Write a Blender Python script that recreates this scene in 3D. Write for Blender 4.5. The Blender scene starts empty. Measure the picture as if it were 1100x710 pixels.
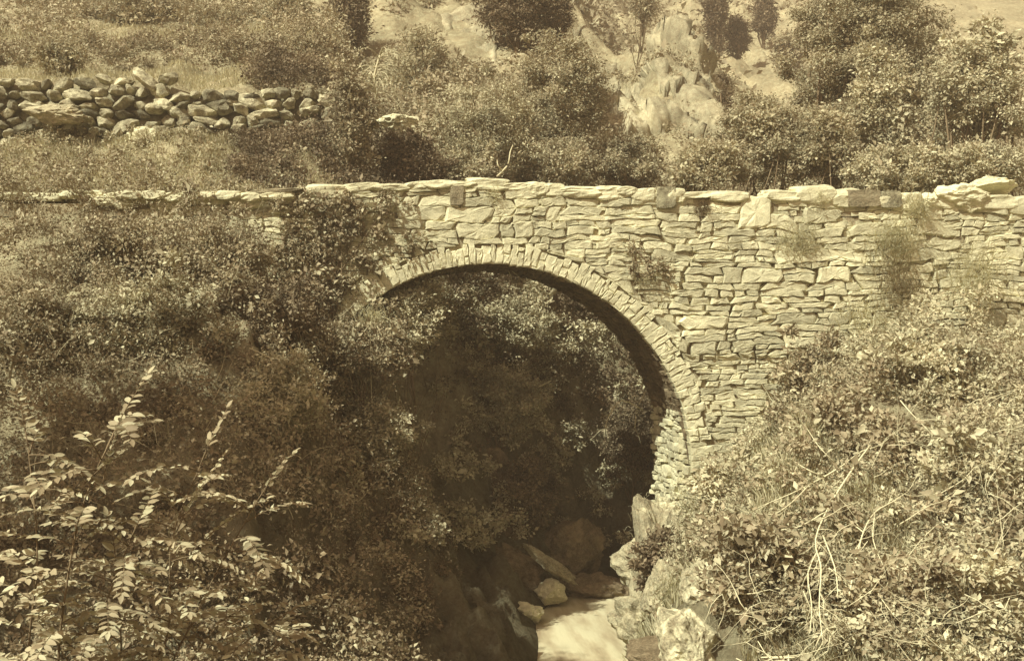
import bpy, math, random
import numpy as np
from mathutils import Vector, Matrix
R = math.radians
sc = bpy.context.scene
COL = sc.collection
rng = np.random.default_rng(7)
random.seed(7)

# ------------------------------------------------------------------ noise
_tab = np.random.default_rng(3).random((64, 64, 64)).astype(np.float32)
def vnoise(x, y, z=0.0):
    x = np.asarray(x, float); y = np.asarray(y, float); z = np.asarray(z, float) + 0 * x
    xi = np.floor(x).astype(int); yi = np.floor(y).astype(int); zi = np.floor(z).astype(int)
    fx, fy, fz = x - xi, y - yi, z - zi
    fx = fx*fx*(3-2*fx); fy = fy*fy*(3-2*fy); fz = fz*fz*(3-2*fz)
    def g(a, b, c): return _tab[(xi+a) & 63, (yi+b) & 63, (zi+c) & 63]
    def l(a, b, t): return a + (b-a)*t
    return l(l(l(g(0,0,0), g(1,0,0), fx), l(g(0,1,0), g(1,1,0), fx), fy),
             l(l(g(0,0,1), g(1,0,1), fx), l(g(0,1,1), g(1,1,1), fx), fy), fz)*2-1
def fbm(x, y, z=0.0, o=4):
    s = 0; a = .5
    for i in range(o):
        s = s + a*vnoise(np.asarray(x)*2**i+i*7.3, np.asarray(y)*2**i+i*3.1, np.asarray(z)*2**i+i*5.7); a *= .5
    return s
def sm(a, b, x):
    t = np.clip((x-a)/(b-a), 0, 1); return t*t*(3-2*t)

# ------------------------------------------------------------------ materials
def new_mat(name):
    m = bpy.data.materials.new(name); m.use_nodes = True
    nt = m.node_tree; b = nt.nodes['Principled BSDF']
    b.inputs['Roughness'].default_value = .9
    b.inputs['Specular IOR Level'].default_value = .05
    return m, nt, b
def nd(nt, t, **kw):
    n = nt.nodes.new(t)
    for k, v in kw.items():
        if hasattr(n, k) and k not in n.inputs: setattr(n, k, v)
        else: n.inputs[k].default_value = v
    return n
def ramp(nt, fac, stops):
    r = nt.nodes.new('ShaderNodeValToRGB'); e = r.color_ramp.elements
    while len(e) < len(stops): e.new(.5)
    for el, (p, c) in zip(e, stops): el.position = p; el.color = (*c, 1)
    nt.links.new(fac, r.inputs[0]); return r.outputs[0]
def obc(nt, scale=1.0, stretch=(1,1,1)):
    t = nt.nodes.new('ShaderNodeNewGeometry'); mp = nt.nodes.new('ShaderNodeMapping')
    mp.inputs['Scale'].default_value = tuple(s*scale for s in stretch)
    nt.links.new(t.outputs['Position'], mp.inputs['Vector']); return mp.outputs[0]
def tone(v):   # albumen-print tone: dark things are red-brown, pale things yellow-cream
    t = min(max(v, 0), 1)
    g = .655 + .275*min(t/.5, 1); b = .34 + .24*min(t/.5, 1)
    k = v/(.3*1 + .6*g + .1*b)
    return (k, k*g, k*b)
def mul(nt, a, b):
    m = nd(nt, 'ShaderNodeMix', data_type='RGBA', blend_type='MULTIPLY'); m.inputs[0].default_value = 1
    nt.links.new(a, m.inputs[6]); nt.links.new(b, m.inputs[7]); return m.outputs[2]
def mixc(nt, f, a, b):
    m = nd(nt, 'ShaderNodeMix', data_type='RGBA'); nt.links.new(f, m.inputs[0])
    for s, i in ((a, 6), (b, 7)):
        if isinstance(s, tuple): m.inputs[i].default_value = (*s, 1)
        else: nt.links.new(s, m.inputs[i])
    return m.outputs[2]
def noise(nt, vec, scale, detail=5, rough=.6):
    n = nd(nt, 'ShaderNodeTexNoise'); n.inputs['Scale'].default_value = scale
    n.inputs['Detail'].default_value = detail; n.inputs['Roughness'].default_value = rough
    nt.links.new(vec, n.inputs['Vector']); return n.outputs['Fac']
def bump(nt, b, h, strength=.6, dist=.03):
    n = nd(nt, 'ShaderNodeBump'); n.inputs['Strength'].default_value = strength; n.inputs['Distance'].default_value = dist
    nt.links.new(h, n.inputs['Height']); nt.links.new(n.outputs[0], b.inputs['Normal'])

def stone_mat(name, lo, hi, patch=.5, dark=.12, bs=.7, lich=1.3, island=.35):
    m, nt, b = new_mat(name); v = obc(nt)
    g = nt.nodes.new('ShaderNodeNewGeometry')
    n1 = noise(nt, v, 6, 8, .7); n2 = noise(nt, v, lich, 6, .65); n3 = noise(nt, v, 30, 4, .7)
    c = ramp(nt, n1, [(.3, tone(lo)), (.62, tone(hi))])
    isl = ramp(nt, g.outputs['Random Per Island'], [(0, (1-island,)*3), (.45, (1-island*.45,)*3), (1, (1.0, 1.0, 1.0))])
    c = mul(nt, c, isl)
    f = ramp(nt, n2, [(.42+.1*(1-patch), (1,1,1)), (.40+.32*(1-patch)+.08, (0,0,0))])
    c = mixc(nt, f, c, mul(nt, c, ramp(nt, n3, [(.35, (dark+.25,)*3), (.65, (.85,)*3)])))
    nt.links.new(c, b.inputs['Base Color'])
    mx = nd(nt, 'ShaderNodeMath', operation='ADD'); nt.links.new(n1, mx.inputs[0]); nt.links.new(n3, mx.inputs[1])
    bump(nt, b, mx.outputs[0], bs, .04); return m
def leaf_mat(name, lo, hi, trans=.25, big=.35):
    m, nt, b = new_mat(name)
    g = nt.nodes.new('ShaderNodeNewGeometry'); v = obc(nt)
    c = ramp(nt, g.outputs['Random Per Island'], [(0, tone(lo)), (.6, tone((lo+hi)/2)), (1, tone(hi))])
    n = noise(nt, v, 1.1, 3, .6)
    c = mul(nt, c, ramp(nt, n, [(.3, (1-big,)*3), (.7, (1+big*.3,)*3)]))
    nt.links.new(c, b.inputs['Base Color']); b.inputs['Roughness'].default_value = .55
    b.inputs['Specular IOR Level'].default_value = .12
    t = nt.nodes.new('ShaderNodeBsdfTranslucent'); nt.links.new(c, t.inputs['Color'])
    ms = nt.nodes.new('ShaderNodeMixShader'); ms.inputs[0].default_value = trans
    nt.links.new(b.outputs[0], ms.inputs[1]); nt.links.new(t.outputs[0], ms.inputs[2])
    nt.links.new(ms.outputs[0], nt.nodes['Material Output'].inputs['Surface']); return m
def bark_mat(name, lo, hi):
    m, nt, b = new_mat(name); v = obc(nt, 1, (1, 1, .3))
    n = noise(nt, v, 18, 5, .7)
    nt.links.new(ramp(nt, n, [(.3, tone(lo)), (.7, tone(hi))]), b.inputs['Base Color']); bump(nt, b, n, .6, .02); return m

M = {}
M['face'] = stone_mat('bridge_stone', .54, .70, patch=.5, island=.36, dark=.4, bs=.5)
M['cap'] = stone_mat('cap_stone', .56, .70, patch=.3, island=.12, bs=.4, dark=.4)
M['ring'] = stone_mat('voussoir_stone', .54, .70, patch=.35, island=.14, dark=.4, bs=.4)
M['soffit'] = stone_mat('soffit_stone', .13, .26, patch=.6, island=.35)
M['mortar'] = stone_mat('joint_earth', .26, .38, patch=.6, island=0)
M['darkstone'] = stone_mat('dark_stone', .24, .38, patch=.5)
M['boulder'] = stone_mat('field_boulder', .28, .58, patch=.6, island=.72, lich=3)
M['rock'] = stone_mat('river_rock', .26, .46, patch=.6, island=.0, lich=2)
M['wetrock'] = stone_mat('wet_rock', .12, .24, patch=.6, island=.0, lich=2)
M['crag'] = stone_mat('crag_rock', .26, .46, patch=.6, island=0, lich=.5)
M['leaf_mid'] = leaf_mat('foliage_mid', .18, .46)
M['leaf_dark'] = leaf_mat('foliage_dark', .09, .24)
M['leaf_pale'] = leaf_mat('foliage_pale', .30, .60)
M['leaf_ash'] = leaf_mat('foliage_ash', .22, .50, .3, .3)
M['leaf_gorge'] = leaf_mat('foliage_gorge', .10, .28, .25, .6)  # shade of the gorge is put into this darker leaf colour
M['leaf_back'] = leaf_mat('foliage_hazed', .26, .54, .35)  # paler leaf colour carries some of the distance haze
M['leaf_far'] = leaf_mat('foliage_far', .24, .44, .2)
M['grass'] = leaf_mat('grass', .42, .68, .45, .2)
M['bark'] = bark_mat('bark', .08, .18)
M['palebark'] = bark_mat('pale_bark', .34, .50)
M['twig'] = bark_mat('dry_twig', .42, .60)

def ground_mat():
    m, nt, b = new_mat('ground_soil'); v = obc(nt)
    g = nt.nodes.new('ShaderNodeNewGeometry')
    sx = nt.nodes.new('ShaderNodeSeparateXYZ'); nt.links.new(g.outputs['Normal'], sx.inputs[0])
    n0 = noise(nt, v, .35, 6, .65); n1 = noise(nt, v, 3, 7, .7); n2 = noise(nt, v, 14, 5, .7)
    grass = ramp(nt, n1, [(.3, tone(.26)), (.5, tone(.38)), (.68, tone(.52))])
    rock = ramp(nt, n1, [(.3, tone(.22)), (.55, tone(.42)), (.7, tone(.54))])
    f = ramp(nt, sx.outputs['Z'], [(.62, (1,1,1)), (.84, (0,0,0))])
    c = mixc(nt, f, grass, rock)
    c = mul(nt, c, ramp(nt, n0, [(.35, (.6,)*3), (.62, (1,1,1))]))
    c = mul(nt, c, ramp(nt, n2, [(.3, (.65,)*3), (.6, (1,1,1))]))
    # gorge shade put into the ground colour, darker down towards the torrent
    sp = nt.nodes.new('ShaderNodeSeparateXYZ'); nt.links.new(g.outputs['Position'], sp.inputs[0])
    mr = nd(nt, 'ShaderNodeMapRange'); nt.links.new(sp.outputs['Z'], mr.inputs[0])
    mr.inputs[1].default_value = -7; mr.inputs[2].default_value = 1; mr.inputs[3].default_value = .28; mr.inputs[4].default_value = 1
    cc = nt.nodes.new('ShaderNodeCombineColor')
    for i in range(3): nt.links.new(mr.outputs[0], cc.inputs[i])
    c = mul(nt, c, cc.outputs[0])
    tn = nt.nodes.new('ShaderNodeRGB'); tn.outputs[0].default_value = (1, .985, .94, 1); c = mul(nt, c, tn.outputs[0])
    nt.links.new(c, b.inputs['Base Color'])
    ad = nd(nt, 'ShaderNodeMath', operation='ADD'); nt.links.new(n1, ad.inputs[0]); nt.links.new(n2, ad.inputs[1])
    bump(nt, b, ad.outputs[0], .8, .12); return m
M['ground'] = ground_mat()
def water_mat():
    m, nt, b = new_mat('foaming_water'); v = obc(nt, 1, (1.6, .35, 1))
    n = noise(nt, v, 1.6, 5, .55)
    nt.links.new(ramp(nt, n, [(.28, tone(.20)), (.48, tone(.34)), (.62, tone(.44))]), b.inputs['Base Color'])
    b.inputs['Roughness'].default_value = .55; bump(nt, b, n, .25, .1); return m
M['water'] = water_mat()

# ------------------------------------------------------------------ object helpers
def mesh_obj(name, verts, faces, mat, parent=None, smooth=False):
    me = bpy.data.meshes.new(name)
    if isinstance(faces, np.ndarray):
        v = np.ascontiguousarray(verts, dtype=np.float32); nf, k = faces.shape
        me.vertices.add(len(v)); me.vertices.foreach_set('co', v.ravel())
        me.loops.add(nf*k); me.loops.foreach_set('vertex_index', faces.astype(np.int32).ravel())
        me.polygons.add(nf); me.polygons.foreach_set('loop_start', np.arange(0, nf*k, k, dtype=np.int32))
        me.polygons.foreach_set('loop_total', np.full(nf, k, np.int32))
        me.update(calc_edges=True)
    else:
        me.from_pydata([tuple(p) for p in verts], [], faces); me.update()
    if smooth: me.polygons.foreach_set('use_smooth', np.ones(len(me.polygons), bool))
    me.materials.append(mat)
    o = bpy.data.objects.new(name, me); COL.objects.link(o)
    if parent: o.parent = parent
    return o
def tag(o, label=None, cat=None, group=None, kind=None):
    if label: o['label'] = label
    if cat: o['category'] = cat
    if group: o['group'] = group
    if kind: o['kind'] = kind
    return o
def empty(name, loc, label, cat, group=None, rz=0):
    o = bpy.data.objects.new(name, None); COL.objects.link(o); o.location = loc; o.rotation_euler = (0, 0, rz)
    o.empty_display_size = .2
    return tag(o, label, cat, group)
class MB:
    def __init__(s): s.v = []; s.f = []
    def add(s, v, f):
        n = len(s.v); s.v.extend(v); s.f.extend([tuple(i+n for i in q) for q in f])
    def tube(s, pts, rad, seg=6):
        pts = [np.array(p, float) for p in pts]; n0 = len(s.v)
        up = np.array((.3, .2, 1.0))
        for i, p in enumerate(pts):
            d = pts[min(i+1, len(pts)-1)] - pts[max(i-1, 0)]; d /= (np.linalg.norm(d)+1e-9)
            a = np.cross(d, up)
            if np.linalg.norm(a) < .1: a = np.cross(d, (1, 0, 0))
            a /= np.linalg.norm(a); b = np.cross(d, a)
            for k in range(seg):
                t = 2*math.pi*k/seg; s.v.append(p + (a*math.cos(t)+b*math.sin(t))*rad[i])
        for i in range(len(pts)-1):
            for k in range(seg):
                a = n0+i*seg+k; b = n0+i*seg+(k+1) % seg
                s.f.append((a, b, b+seg, a+seg))
        s.f.append(tuple(n0+k for k in range(seg))[::-1]); s.f.append(tuple(n0+(len(pts)-1)*seg+k for k in range(seg)))
    def build(s, name, mat, parent=None, smooth=False): return mesh_obj(name, s.v, s.f, mat, parent, smooth)

FX, CX0, CY0 = 1200.0, 413.0, 355.0       # lens in photo pixels, used only to read positions off the photograph
def at(px, py, Y): return np.array(((px-CX0)/FX*Y, Y, (CY0-py)/FX*Y))

# ------------------------------------------------------------------ terrain
WZ = -7.0
riv = np.array([(-60, 2), (-12, 6.5), (-4, 9.5), (1, 13), (2.7, 18), (3.9, 22), (4.5, 25), (4.95, 27.6), (6.6, 29.8), (10, 31.6), (18, 34), (40, 38), (120, 44)], float)
def smooth_line(p, n=6):
    out = []
    for i in range(len(p)-1):
        p0 = p[max(i-1, 0)]; p1 = p[i]; p2 = p[i+1]; p3 = p[min(i+2, len(p)-1)]
        for k in range(n):
            t = k/n; out.append(.5*((2*p1)+(-p0+p2)*t+(2*p0-5*p1+4*p2-p3)*t*t+(-p0+3*p1-3*p2+p3)*t**3))
    out.append(p[-1]); return np.array(out)
rivs = smooth_line(riv)
def river_dist(x, y):
    best = np.full(np.shape(x), 1e9); side = np.zeros(np.shape(x))
    for a, b in zip(rivs[:-1], rivs[1:]):
        d = b-a; L = d@d; t = np.clip(((x-a[0])*d[0]+(y-a[1])*d[1])/L, 0, 1)
        qx = x-a[0]-t*d[0]; qy = y-a[1]-t*d[1]; r = np.hypot(qx, qy)
        s = np.sign(d[0]*(y-a[1]) - d[1]*(x-a[0])); m = r < best
        best = np.where(m, r, best); side = np.where(m, s, side)
    return best, side          # side +1 = left of flow direction line (the hill / west bank)
def height(x, y, detail=True):
    x = np.asarray(x, float); y = np.asarray(y, float)
    rd, side = river_dist(x, y); d = rd-.95
    dl = d*(1+.9*sm(26.5, 30, y))
    L = np.interp(dl, [-1, 0, .5, 1.8, 3, 4, 5, 6, 7, 8.5, 12, 60], [-7.9, -7.2, -6.6, -5.7, -4.2, -2.4, -.5, 1.0, 2.2, 3.2, 5, 60])
    Rr = np.interp(d, [-1, 0, .25, .8, 1.5, 3, 5, 8, 14, 80], [-7.9, -7.2, -6.2, -4.8, -3.8, -2.0, -.8, .2, 3, 30])
    # land beyond the bridge
    y = y + 0*x; T = np.interp(y, [25.5, 28, 31, 31.95, 32.12, 36, 37.6, 42, 50, 100, 160, 260], [3.0, 3.2, 5.1, 5.3, 7.0, 8.3, 9.7, 11.2, 15, 36, 62, 110])
    S = np.interp(y, [25.5, 30, 36, 42, 50, 100, 160, 260], [3.0, 3.4, 6.5, 9.5, 14.5, 34, 60, 108])
    C = np.interp(y, [25.5, 30, 34, 45, 60, 100, 160, 260], [2.8, 2.8, 3.2, 6.0, 9.5, 23.5, 48, 96])
    kL = sm(-.9, -1.9, x + .0*y); kC = sm(.12, .23, x/np.maximum(y, 25))
    crag = np.exp(-((x/np.maximum(y, 1)-.26)/.055)**2)*sm(42, 52, y)*(1-sm(62, 100, y))*5.0
    hill = T*kL + S*(1-kL)*(1-kC) + C*(1-kL)*kC + crag
    front_l = np.interp(y, [-30, 12, 15, 20, 24, 25.5], [-6, -6, -4.9, -1.4, 1.7, 2.9])
    front_r = np.interp(y, [-30, 11, 14, 19, 23.5, 25.5], [-6.5, -6.2, -4.7, -2.2, -.3, .3]) + np.clip(x-16, 0, 60)*.12
    kx = sm(5, 7, x)
    front = front_l*(1-kx)+front_r*kx
    P = np.where(y > 25.5, hill, front)
    k = sm(25.2, 25.9, y); P = front*(1-k)+hill*k if True else P
    h = np.where(side > 0, np.minimum(P, L), np.minimum(P, Rr))
    # right land beyond the bridge stays near deck height
    cam = -1.65 - .78*np.maximum(y, 0) + 0*x
    h = np.where(y < 9, np.maximum(h, np.where(y < 0, -1.65-y*.05, cam)), h)
    if detail:
        wet = sm(-.2, 1.2, d)
        h = h + wet*(fbm(x*.9, y*.9, 0)*.5*(.4+.6*(1-np.exp(-((y-26.5)/1.6)**2))) + .10*fbm(x*3.3, y*3.3, 4))
        far = sm(38, 60, y)
        rid = 1-np.abs(fbm((x+.6*y)*.16, (y-.3*x)*.09, 9, 5))*2
        steep = (1-sm(4, 7, d))*sm(.1, .8, d)*sm(14, 17, y)*(1-sm(34, 37, y))
        h = h + np.where(side > 0, 1, .35)*steep*(fbm(x*1.1+.5*y, y*.8, 6, 5)*1.3 + .5*(1-np.abs(fbm(x*1.7, y*1.3+.5*x, 8, 4))*3)-.3)
        h = h + far*(rid*1.6-.8 + fbm(x*.5, y*.35, 2)*1.4) * (1+sm(60, 140, y))
        h = h + (crag/5.0)*.35*((.6-np.abs(fbm((x+.55*h)*.75, h*.22, 5, 5))*3)*3.0 + 2.2*fbm((x+.5*h)*1.5, h*.5, 3, 5))
    return h
def H(x, y): return float(height(np.array([x]), np.array([y]))[0])

def surfY(px, py, back=.8):
    Y = np.arange(8, 140, .12); X = (px-CX0)/FX*Y; Zr = (CY0-py)/FX*Y
    hit = np.nonzero(height(X, Y) > Zr)[0]
    return float(Y[hit[0]]) - back if len(hit) else 60.
xs = np.concatenate([-150+np.cumsum([0]+[14-.55*i for i in range(22)])[:-1]])
xs = np.concatenate([np.linspace(-170, -40, 18), np.linspace(-38, -15, 40), np.arange(-14.6, 20.5, .16), np.linspace(21, 50, 70), np.linspace(54, 190, 24)])
ys = np.concatenate([np.linspace(-40, 4, 14), np.linspace(5, 13.5, 20), np.arange(14, 42, .16), np.arange(42.3, 75, .4), np.arange(76, 140, 1.1), np.linspace(142, 290, 26)])
X, Y = np.meshgrid(xs, ys); Z = height(X, Y)
nx, ny = len(xs), len(ys); idx = np.arange(nx*ny).reshape(ny, nx)
F = np.stack([idx[:-1,:-1], idx[:-1,1:], idx[1:,1:], idx[1:,:-1]], -1).reshape(-1, 4)
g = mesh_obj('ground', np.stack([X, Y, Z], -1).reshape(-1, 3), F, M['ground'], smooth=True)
tag(g, kind='structure')

# water ribbon
wv = []; wf = []
cs = smooth_line(riv, 14)
for i, p in enumerate(cs):
    t = cs[min(i+1, len(cs)-1)]-cs[max(i-1, 0)]; t /= np.linalg.norm(t); n = np.array((-t[1], t[0]))
    for j in range(15):
        u = (j-7)/7*1.9; q = p+n*u
        drop = .10*sm(22, 31, q[1])+.25*sm(29, 34, q[1])
        wv.append((q[0], q[1], WZ-.1+drop+.07*float(fbm(q[0]*1.3, q[1]*.7, 8, 3))+.05*math.cos(u*1.5)))
for i in range(len(cs)-1):
    for j in range(14): a = i*15+j; wf.append((a, a+1, a+16, a+15))
tag(mesh_obj('water', wv, wf, M['water'], smooth=True), kind='structure')

# ------------------------------------------------------------------ masonry
def stone(mb, quad, fmap, rs, gap=.012, depth=.08, bulge=.03, jit=.018, warp=None):
    """quad: 4 (u,v) corners ccw; fmap(u,v,out)->xyz"""
    q = np.array(quad, float); c = q.mean(0); pts = []
    for i in range(4):
        a, b = q[i], q[(i+1) % 4]; L = np.linalg.norm(b-a); n = max(1, int(L/.11))
        for k in range(n):
            t = k/n; p = a+(b-a)*t
            if k == 0: p = a+(c-a)*rs.uniform(.0, .30)*rs.random()
            if warp is not None: p = warp(p)
            pts.append(p+rs.normal(0, jit*.5, 2)*min(1, L*3))
    if warp is not None: q = np.array([warp(p) for p in q]); c = q.mean(0)
    pts = np.array(pts); sz = np.ptp(q, axis=0); 
    sc_ = 1-2*gap/np.maximum(sz, .04); pts = c+(pts-c)*sc_
    out = rs.uniform(-.4, 1)*bulge; tilt = rs.normal(0, .045, 2)
    n = len(pts); V = []
    for p in pts: V.append(fmap(p[0], p[1], -depth))
    for p in pts: e = (p-c); V.append(fmap(p[0], p[1], out-bulge*.5+e@tilt))
    ins = .88
    for p in pts: e = (p-c)*ins; V.append(fmap(c[0]+e[0], c[1]+e[1], out+bulge*.5+e@tilt+rs.normal(0, .008)))
    for p in pts: e = (p-c)*.48; V.append(fmap(c[0]+e[0], c[1]+e[1], out+bulge*.6+e@tilt+rs.normal(0, .006)))
    V.append(fmap(c[0], c[1], out+bulge*.62))
    Fc = []
    for i in range(n):
        j = (i+1) % n
        Fc += [(i, j, n+j, n+i), (n+i, n+j, 2*n+j, 2*n+i), (2*n+i, 2*n+j, 3*n+j, 3*n+i), (3*n+i, 3*n+j, 4*n)]
    mb.add(V, Fc)
def WARP(p):
    u, v = p
    return np.array((u+.16*float(vnoise(u*1.5, v*3.2, 1.5))+.05*float(vnoise(u*5, v*7, 2.5)), v+.12*float(vnoise(u*.55, v*.9, 7.5))+.075*float(vnoise(u*2.3, v*3, 3.5))+.03*float(vnoise(u*6, v*6, 4.5))))
def layout(u0, u1, v0, v1, rs, hmin=.17, hmax=.42, wmin=.25, wmax=.95, pre=True):
    """random coursed rubble; yields quads"""
    v = v0; out = []
    def wu(u, v): return (u, v) if not pre else (u+.10*float(vnoise(u*1.1, v*1.7, 1.5)), v+.12*float(vnoise(u*.55, v*.9, 7.5))+.05*float(vnoise(u*1.9, v*2.2, 3.5)))
    while v < v1:
        h = rs.uniform(hmin, hmax); u = u0-rs.uniform(0, .5)
        while u < u1:
            w = rs.uniform(wmin, wmax)*(.7+.6*h/hmax)
            r = rs.random(); cells = []
            if h < .2 or (r < .3): cells = [(0, 1, 0, 1)]
            elif r < .62:
                m = rs.uniform(.35, .65); cells = [(0, 1, 0, m)]
                if rs.random() < .6 and w > .4: k = rs.uniform(.35, .65); cells += [(0, k, m, 1), (k, 1, m, 1)]
                else: cells += [(0, 1, m, 1)]
            elif r < .85:
                m = rs.uniform(.4, .6); k = rs.uniform(.35, .65); cells = [(0, k, 0, m), (k, 1, 0, m), (0, 1, m, 1)]
            else:
                a = rs.uniform(.25, .4); b = rs.uniform(.6, .75); cells = [(0, 1, 0, a), (0, 1, a, b), (0, 1, b, 1)]
            for (a, b, c_, d_) in cells:
                sk = rs.normal(0, .02, 4)
                out.append([wu(u+a*w+sk[0], v+c_*h), wu(u+b*w+sk[1], v+c_*h), wu(u+b*w+sk[2], v+d_*h), wu(u+a*w+sk[3], v+d_*h)])
            u += w
        v += h
    return out
BX, RI = (525-CX0)/48, 217/48.; BZ = (355-501)/48.; RE = RI+.50; YF = 25.0; YB = 28.0
top_px = [(-200, 214), (240, 212), (295, 209), (320, 203), (400, 199), (440, 198), (490, 196), (515, 194), (560, 198), (640, 202), (700, 205), (750, 208), (830, 208), (880, 204), (905, 208), (950, 210), (1000, 212), (1060, 214), (1600, 230)]
tx = [(a-CX0)/48 for a, b in top_px]; tz = [(CY0-b)/48 for a, b in top_px]
def topz(x): return float(np.interp(x, tx, tz))
br = empty('stone_bridge', (BX, 26.5, BZ), 'old single arched rubble stone bridge with a pale parapet spanning the ravine', 'bridge')
br_inv = Matrix.Translation(-br.location)
def under(o, inv=None):
    o.data.transform(inv if inv else br_inv); return o
rs = np.random.default_rng(11)
# body
def strips(mb, xsamp, bot, top, y0, y1):
    for i in range(len(xsamp)-1):
        a, b = xsamp[i], xsamp[i+1]
        za, zb, ta, tb = bot(a), bot(b), top(a), top(b)
        v = [(a, y0, za), (b, y0, zb), (b, y0, tb), (a, y0, ta), (a, y1, za), (b, y1, zb), (b, y1, tb), (a, y1, ta)]
        f = [(0, 1, 2, 3), (5, 4, 7, 6), (3, 2, 6, 7), (1, 0, 4, 5)]
        if i == 0: f.append((4, 0, 3, 7))
        if i == len(xsamp)-2: f.append((1, 5, 6, 2))
        mb.add(v, f)
ang = np.linspace(math.pi, 0, 73); arc = list(BX+(RI+.06)*np.cos(ang))
xsmp = sorted(set([-9.0, -7, -5, -3.5] + arc + list(np.arange(7.5, 21, .5))))
def botz(x):
    dx = abs(x-BX); r = RI+.06
    return BZ+math.sqrt(max(r*r-dx*dx, 0)) if dx < r-1e-6 else BZ
DECK = 2.55
mb = MB(); strips(mb, xsmp, botz, lambda x: DECK, YF+.05, YB-.05)
# legs below the springing
for a, b in ((-9.0, BX-RI-.06), (BX+RI+.06, 20.5)):
    mb2 = [(a, YF+.05, -5.6), (b, YF+.05, -5.6), (b, YF+.05, BZ), (a, YF+.05, BZ), (a, YB-.05, -5.6), (b, YB-.05, -5.6), (b, YB-.05, BZ), (a, YB-.05, BZ)]
    mb.add(mb2, [(0, 1, 2, 3), (5, 4, 7, 6), (4, 0, 3, 7), (1, 5, 6, 2)])
under(mb.build('core', M['mortar'], br))
mb = MB(); px_ = np.arange(-9, 20.6, .25)
strips(mb, px_, lambda x: DECK-.02, lambda x: topz(x)-.12, YF+.05, YF+.42)
under(mb.build('parapet', M['mortar'], br)); mb = MB()
strips(mb, px_, lambda x: DECK-.02, lambda x: topz(x)-.15, YB-.40, YB-.06)
under(mb.build('parapet', M['mortar'], br))
# face stones
def fface(u, v, o):
    k = .05 if u > (727-CX0)/48 and v > -.6 and v < 1.6 else 0
    return (u, YF-o-k, v)
mb = MB(); nst = 0
for q in layout(-3.2, 17.2, -5.2, 3.3, rs, .10, .22, .16, .5, pre=False):
    q = np.array(q); c = q.mean(0); w_ = WARP(c); rr_ = math.hypot(w_[0]-BX, w_[1]-BZ)
    if w_[1] > topz(w_[0])-.16 or (w_[1] > BZ and rr_ < RE+.2) or (w_[1] <= BZ and abs(w_[0]-BX) < RI+.3): continue
    if rs.random() < .25 or (6.9 < w_[0] < 7.4 and 2.4 < w_[1] < 3.0): continue
    stone(mb, q, lambda u, v, o: (u, YF+.035-o, v), rs, gap=.004, bulge=.02, warp=WARP, depth=.04)
under(mb.build('packing_stones', M['face'], br)); mb = MB()
slab = ((790-CX0)/48, (829-CX0)/48, (248-0), 0)
sx0, sx1 = (792-CX0)/48, (828-CX0)/48; sz0 = (CY0-247)/48
big = []
for i in range(34):
    w_ = rs.uniform(.5, 1.0); big.append((rs.uniform(-4, 17), rs.uniform(-5, 3), w_, rs.uniform(.24, .46)))
keepb = []
for b_ in big:
    if all(abs(b_[0]-k[0]) > (b_[2]+k[2])/2+.2 or abs(b_[1]-k[1]) > (b_[3]+k[3])/2+.15 for k in keepb): keepb.append(b_)
cand = []
for q in layout(-5.4, 17.6, -5.6, 3.6, rs, .11, .34, .20, .95, pre=False):
    q = np.array(q); c = q.mean(0); skip = False
    for (bx, bz, bw_, bh) in keepb:
        if abs(c[0]-bx) < bw_/2+.04 and abs(c[1]-bz) < bh/2+.03: skip = True; break
        # trim neighbours against the big stone
        if q[:, 0].max() > bx-bw_/2 and q[:, 0].min() < bx+bw_/2 and q[:, 1].max() > bz-bh/2 and q[:, 1].min() < bz+bh/2:
            dx = (bw_/2-abs(c[0]-bx)); dz = (bh/2-abs(c[1]-bz))
            if dz < dx:
                if c[1] > bz: q[:, 1] = np.maximum(q[:, 1], bz+bh/2-.03)
                else: q[:, 1] = np.minimum(q[:, 1], bz-bh/2+.03)
            else:
                if c[0] > bx: q[:, 0] = np.maximum(q[:, 0], bx+bw_/2-.03)
                else: q[:, 0] = np.minimum(q[:, 0], bx-bw_/2+.03)
    if not skip: cand.append((q, False))
for (bx, bz, bw_, bh) in keepb:
    cand.append((np.array([(bx-bw_/2, bz-bh/2+rs.uniform(0, .1)), (bx+bw_/2, bz-bh/2+rs.uniform(0, .1)), (bx+bw_/2-rs.uniform(0, .2), bz+bh/2-rs.uniform(0, .12)), (bx-bw_/2+rs.uniform(0, .2), bz+bh/2-rs.uniform(0, .05))]), True))
for q, isb in cand:
    c = WARP(q.mean(0)); wq = np.array([WARP(p) for p in q])
    tzv = topz(c[0])-.10
    if c[1] > tzv-.02: continue
    if c[0] < BX-RI and c[1] < BZ-1: continue
    if sx0-.05 < c[0] < sx1+.05 and c[1] > sz0: continue
    if abs(c[0]-BX) < RI+.12 and c[1] <= BZ: continue
    r = np.hypot(wq[:, 0]-BX, wq[:, 1]-BZ)
    if c[1] > BZ and r.max() < RE+.04: continue
    if 6.93 < c[0] < 7.36 and 2.4 < c[1] < 3.0: continue
    if np.ptp(q[:, 1]) < .04 or np.ptp(q[:, 0]) < .06: continue
    def wp(p, tzv=tzv):
        p = WARP(p); p[1] = min(p[1], tzv+.05)
        d_ = p-np.array((BX, BZ)); rr_ = math.hypot(*d_)
        if p[1] > BZ: 
            if rr_ < RE-.05: p = np.array((BX, BZ))+d_*((RE-.05)/rr_)
        elif p[0] > BX: p[0] = max(p[0], BX+RI)
        else: p[0] = min(p[0], BX-RI)
        return p
    stone(mb, q, fface, rs, gap=rs.uniform(.002, .013), bulge=rs.uniform(.01, .035), warp=wp, depth=.07); nst += 1
print('stones', nst)
# stones with wobble of outline
under(mb.build('spandrel_stones', M['face'], br))
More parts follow.
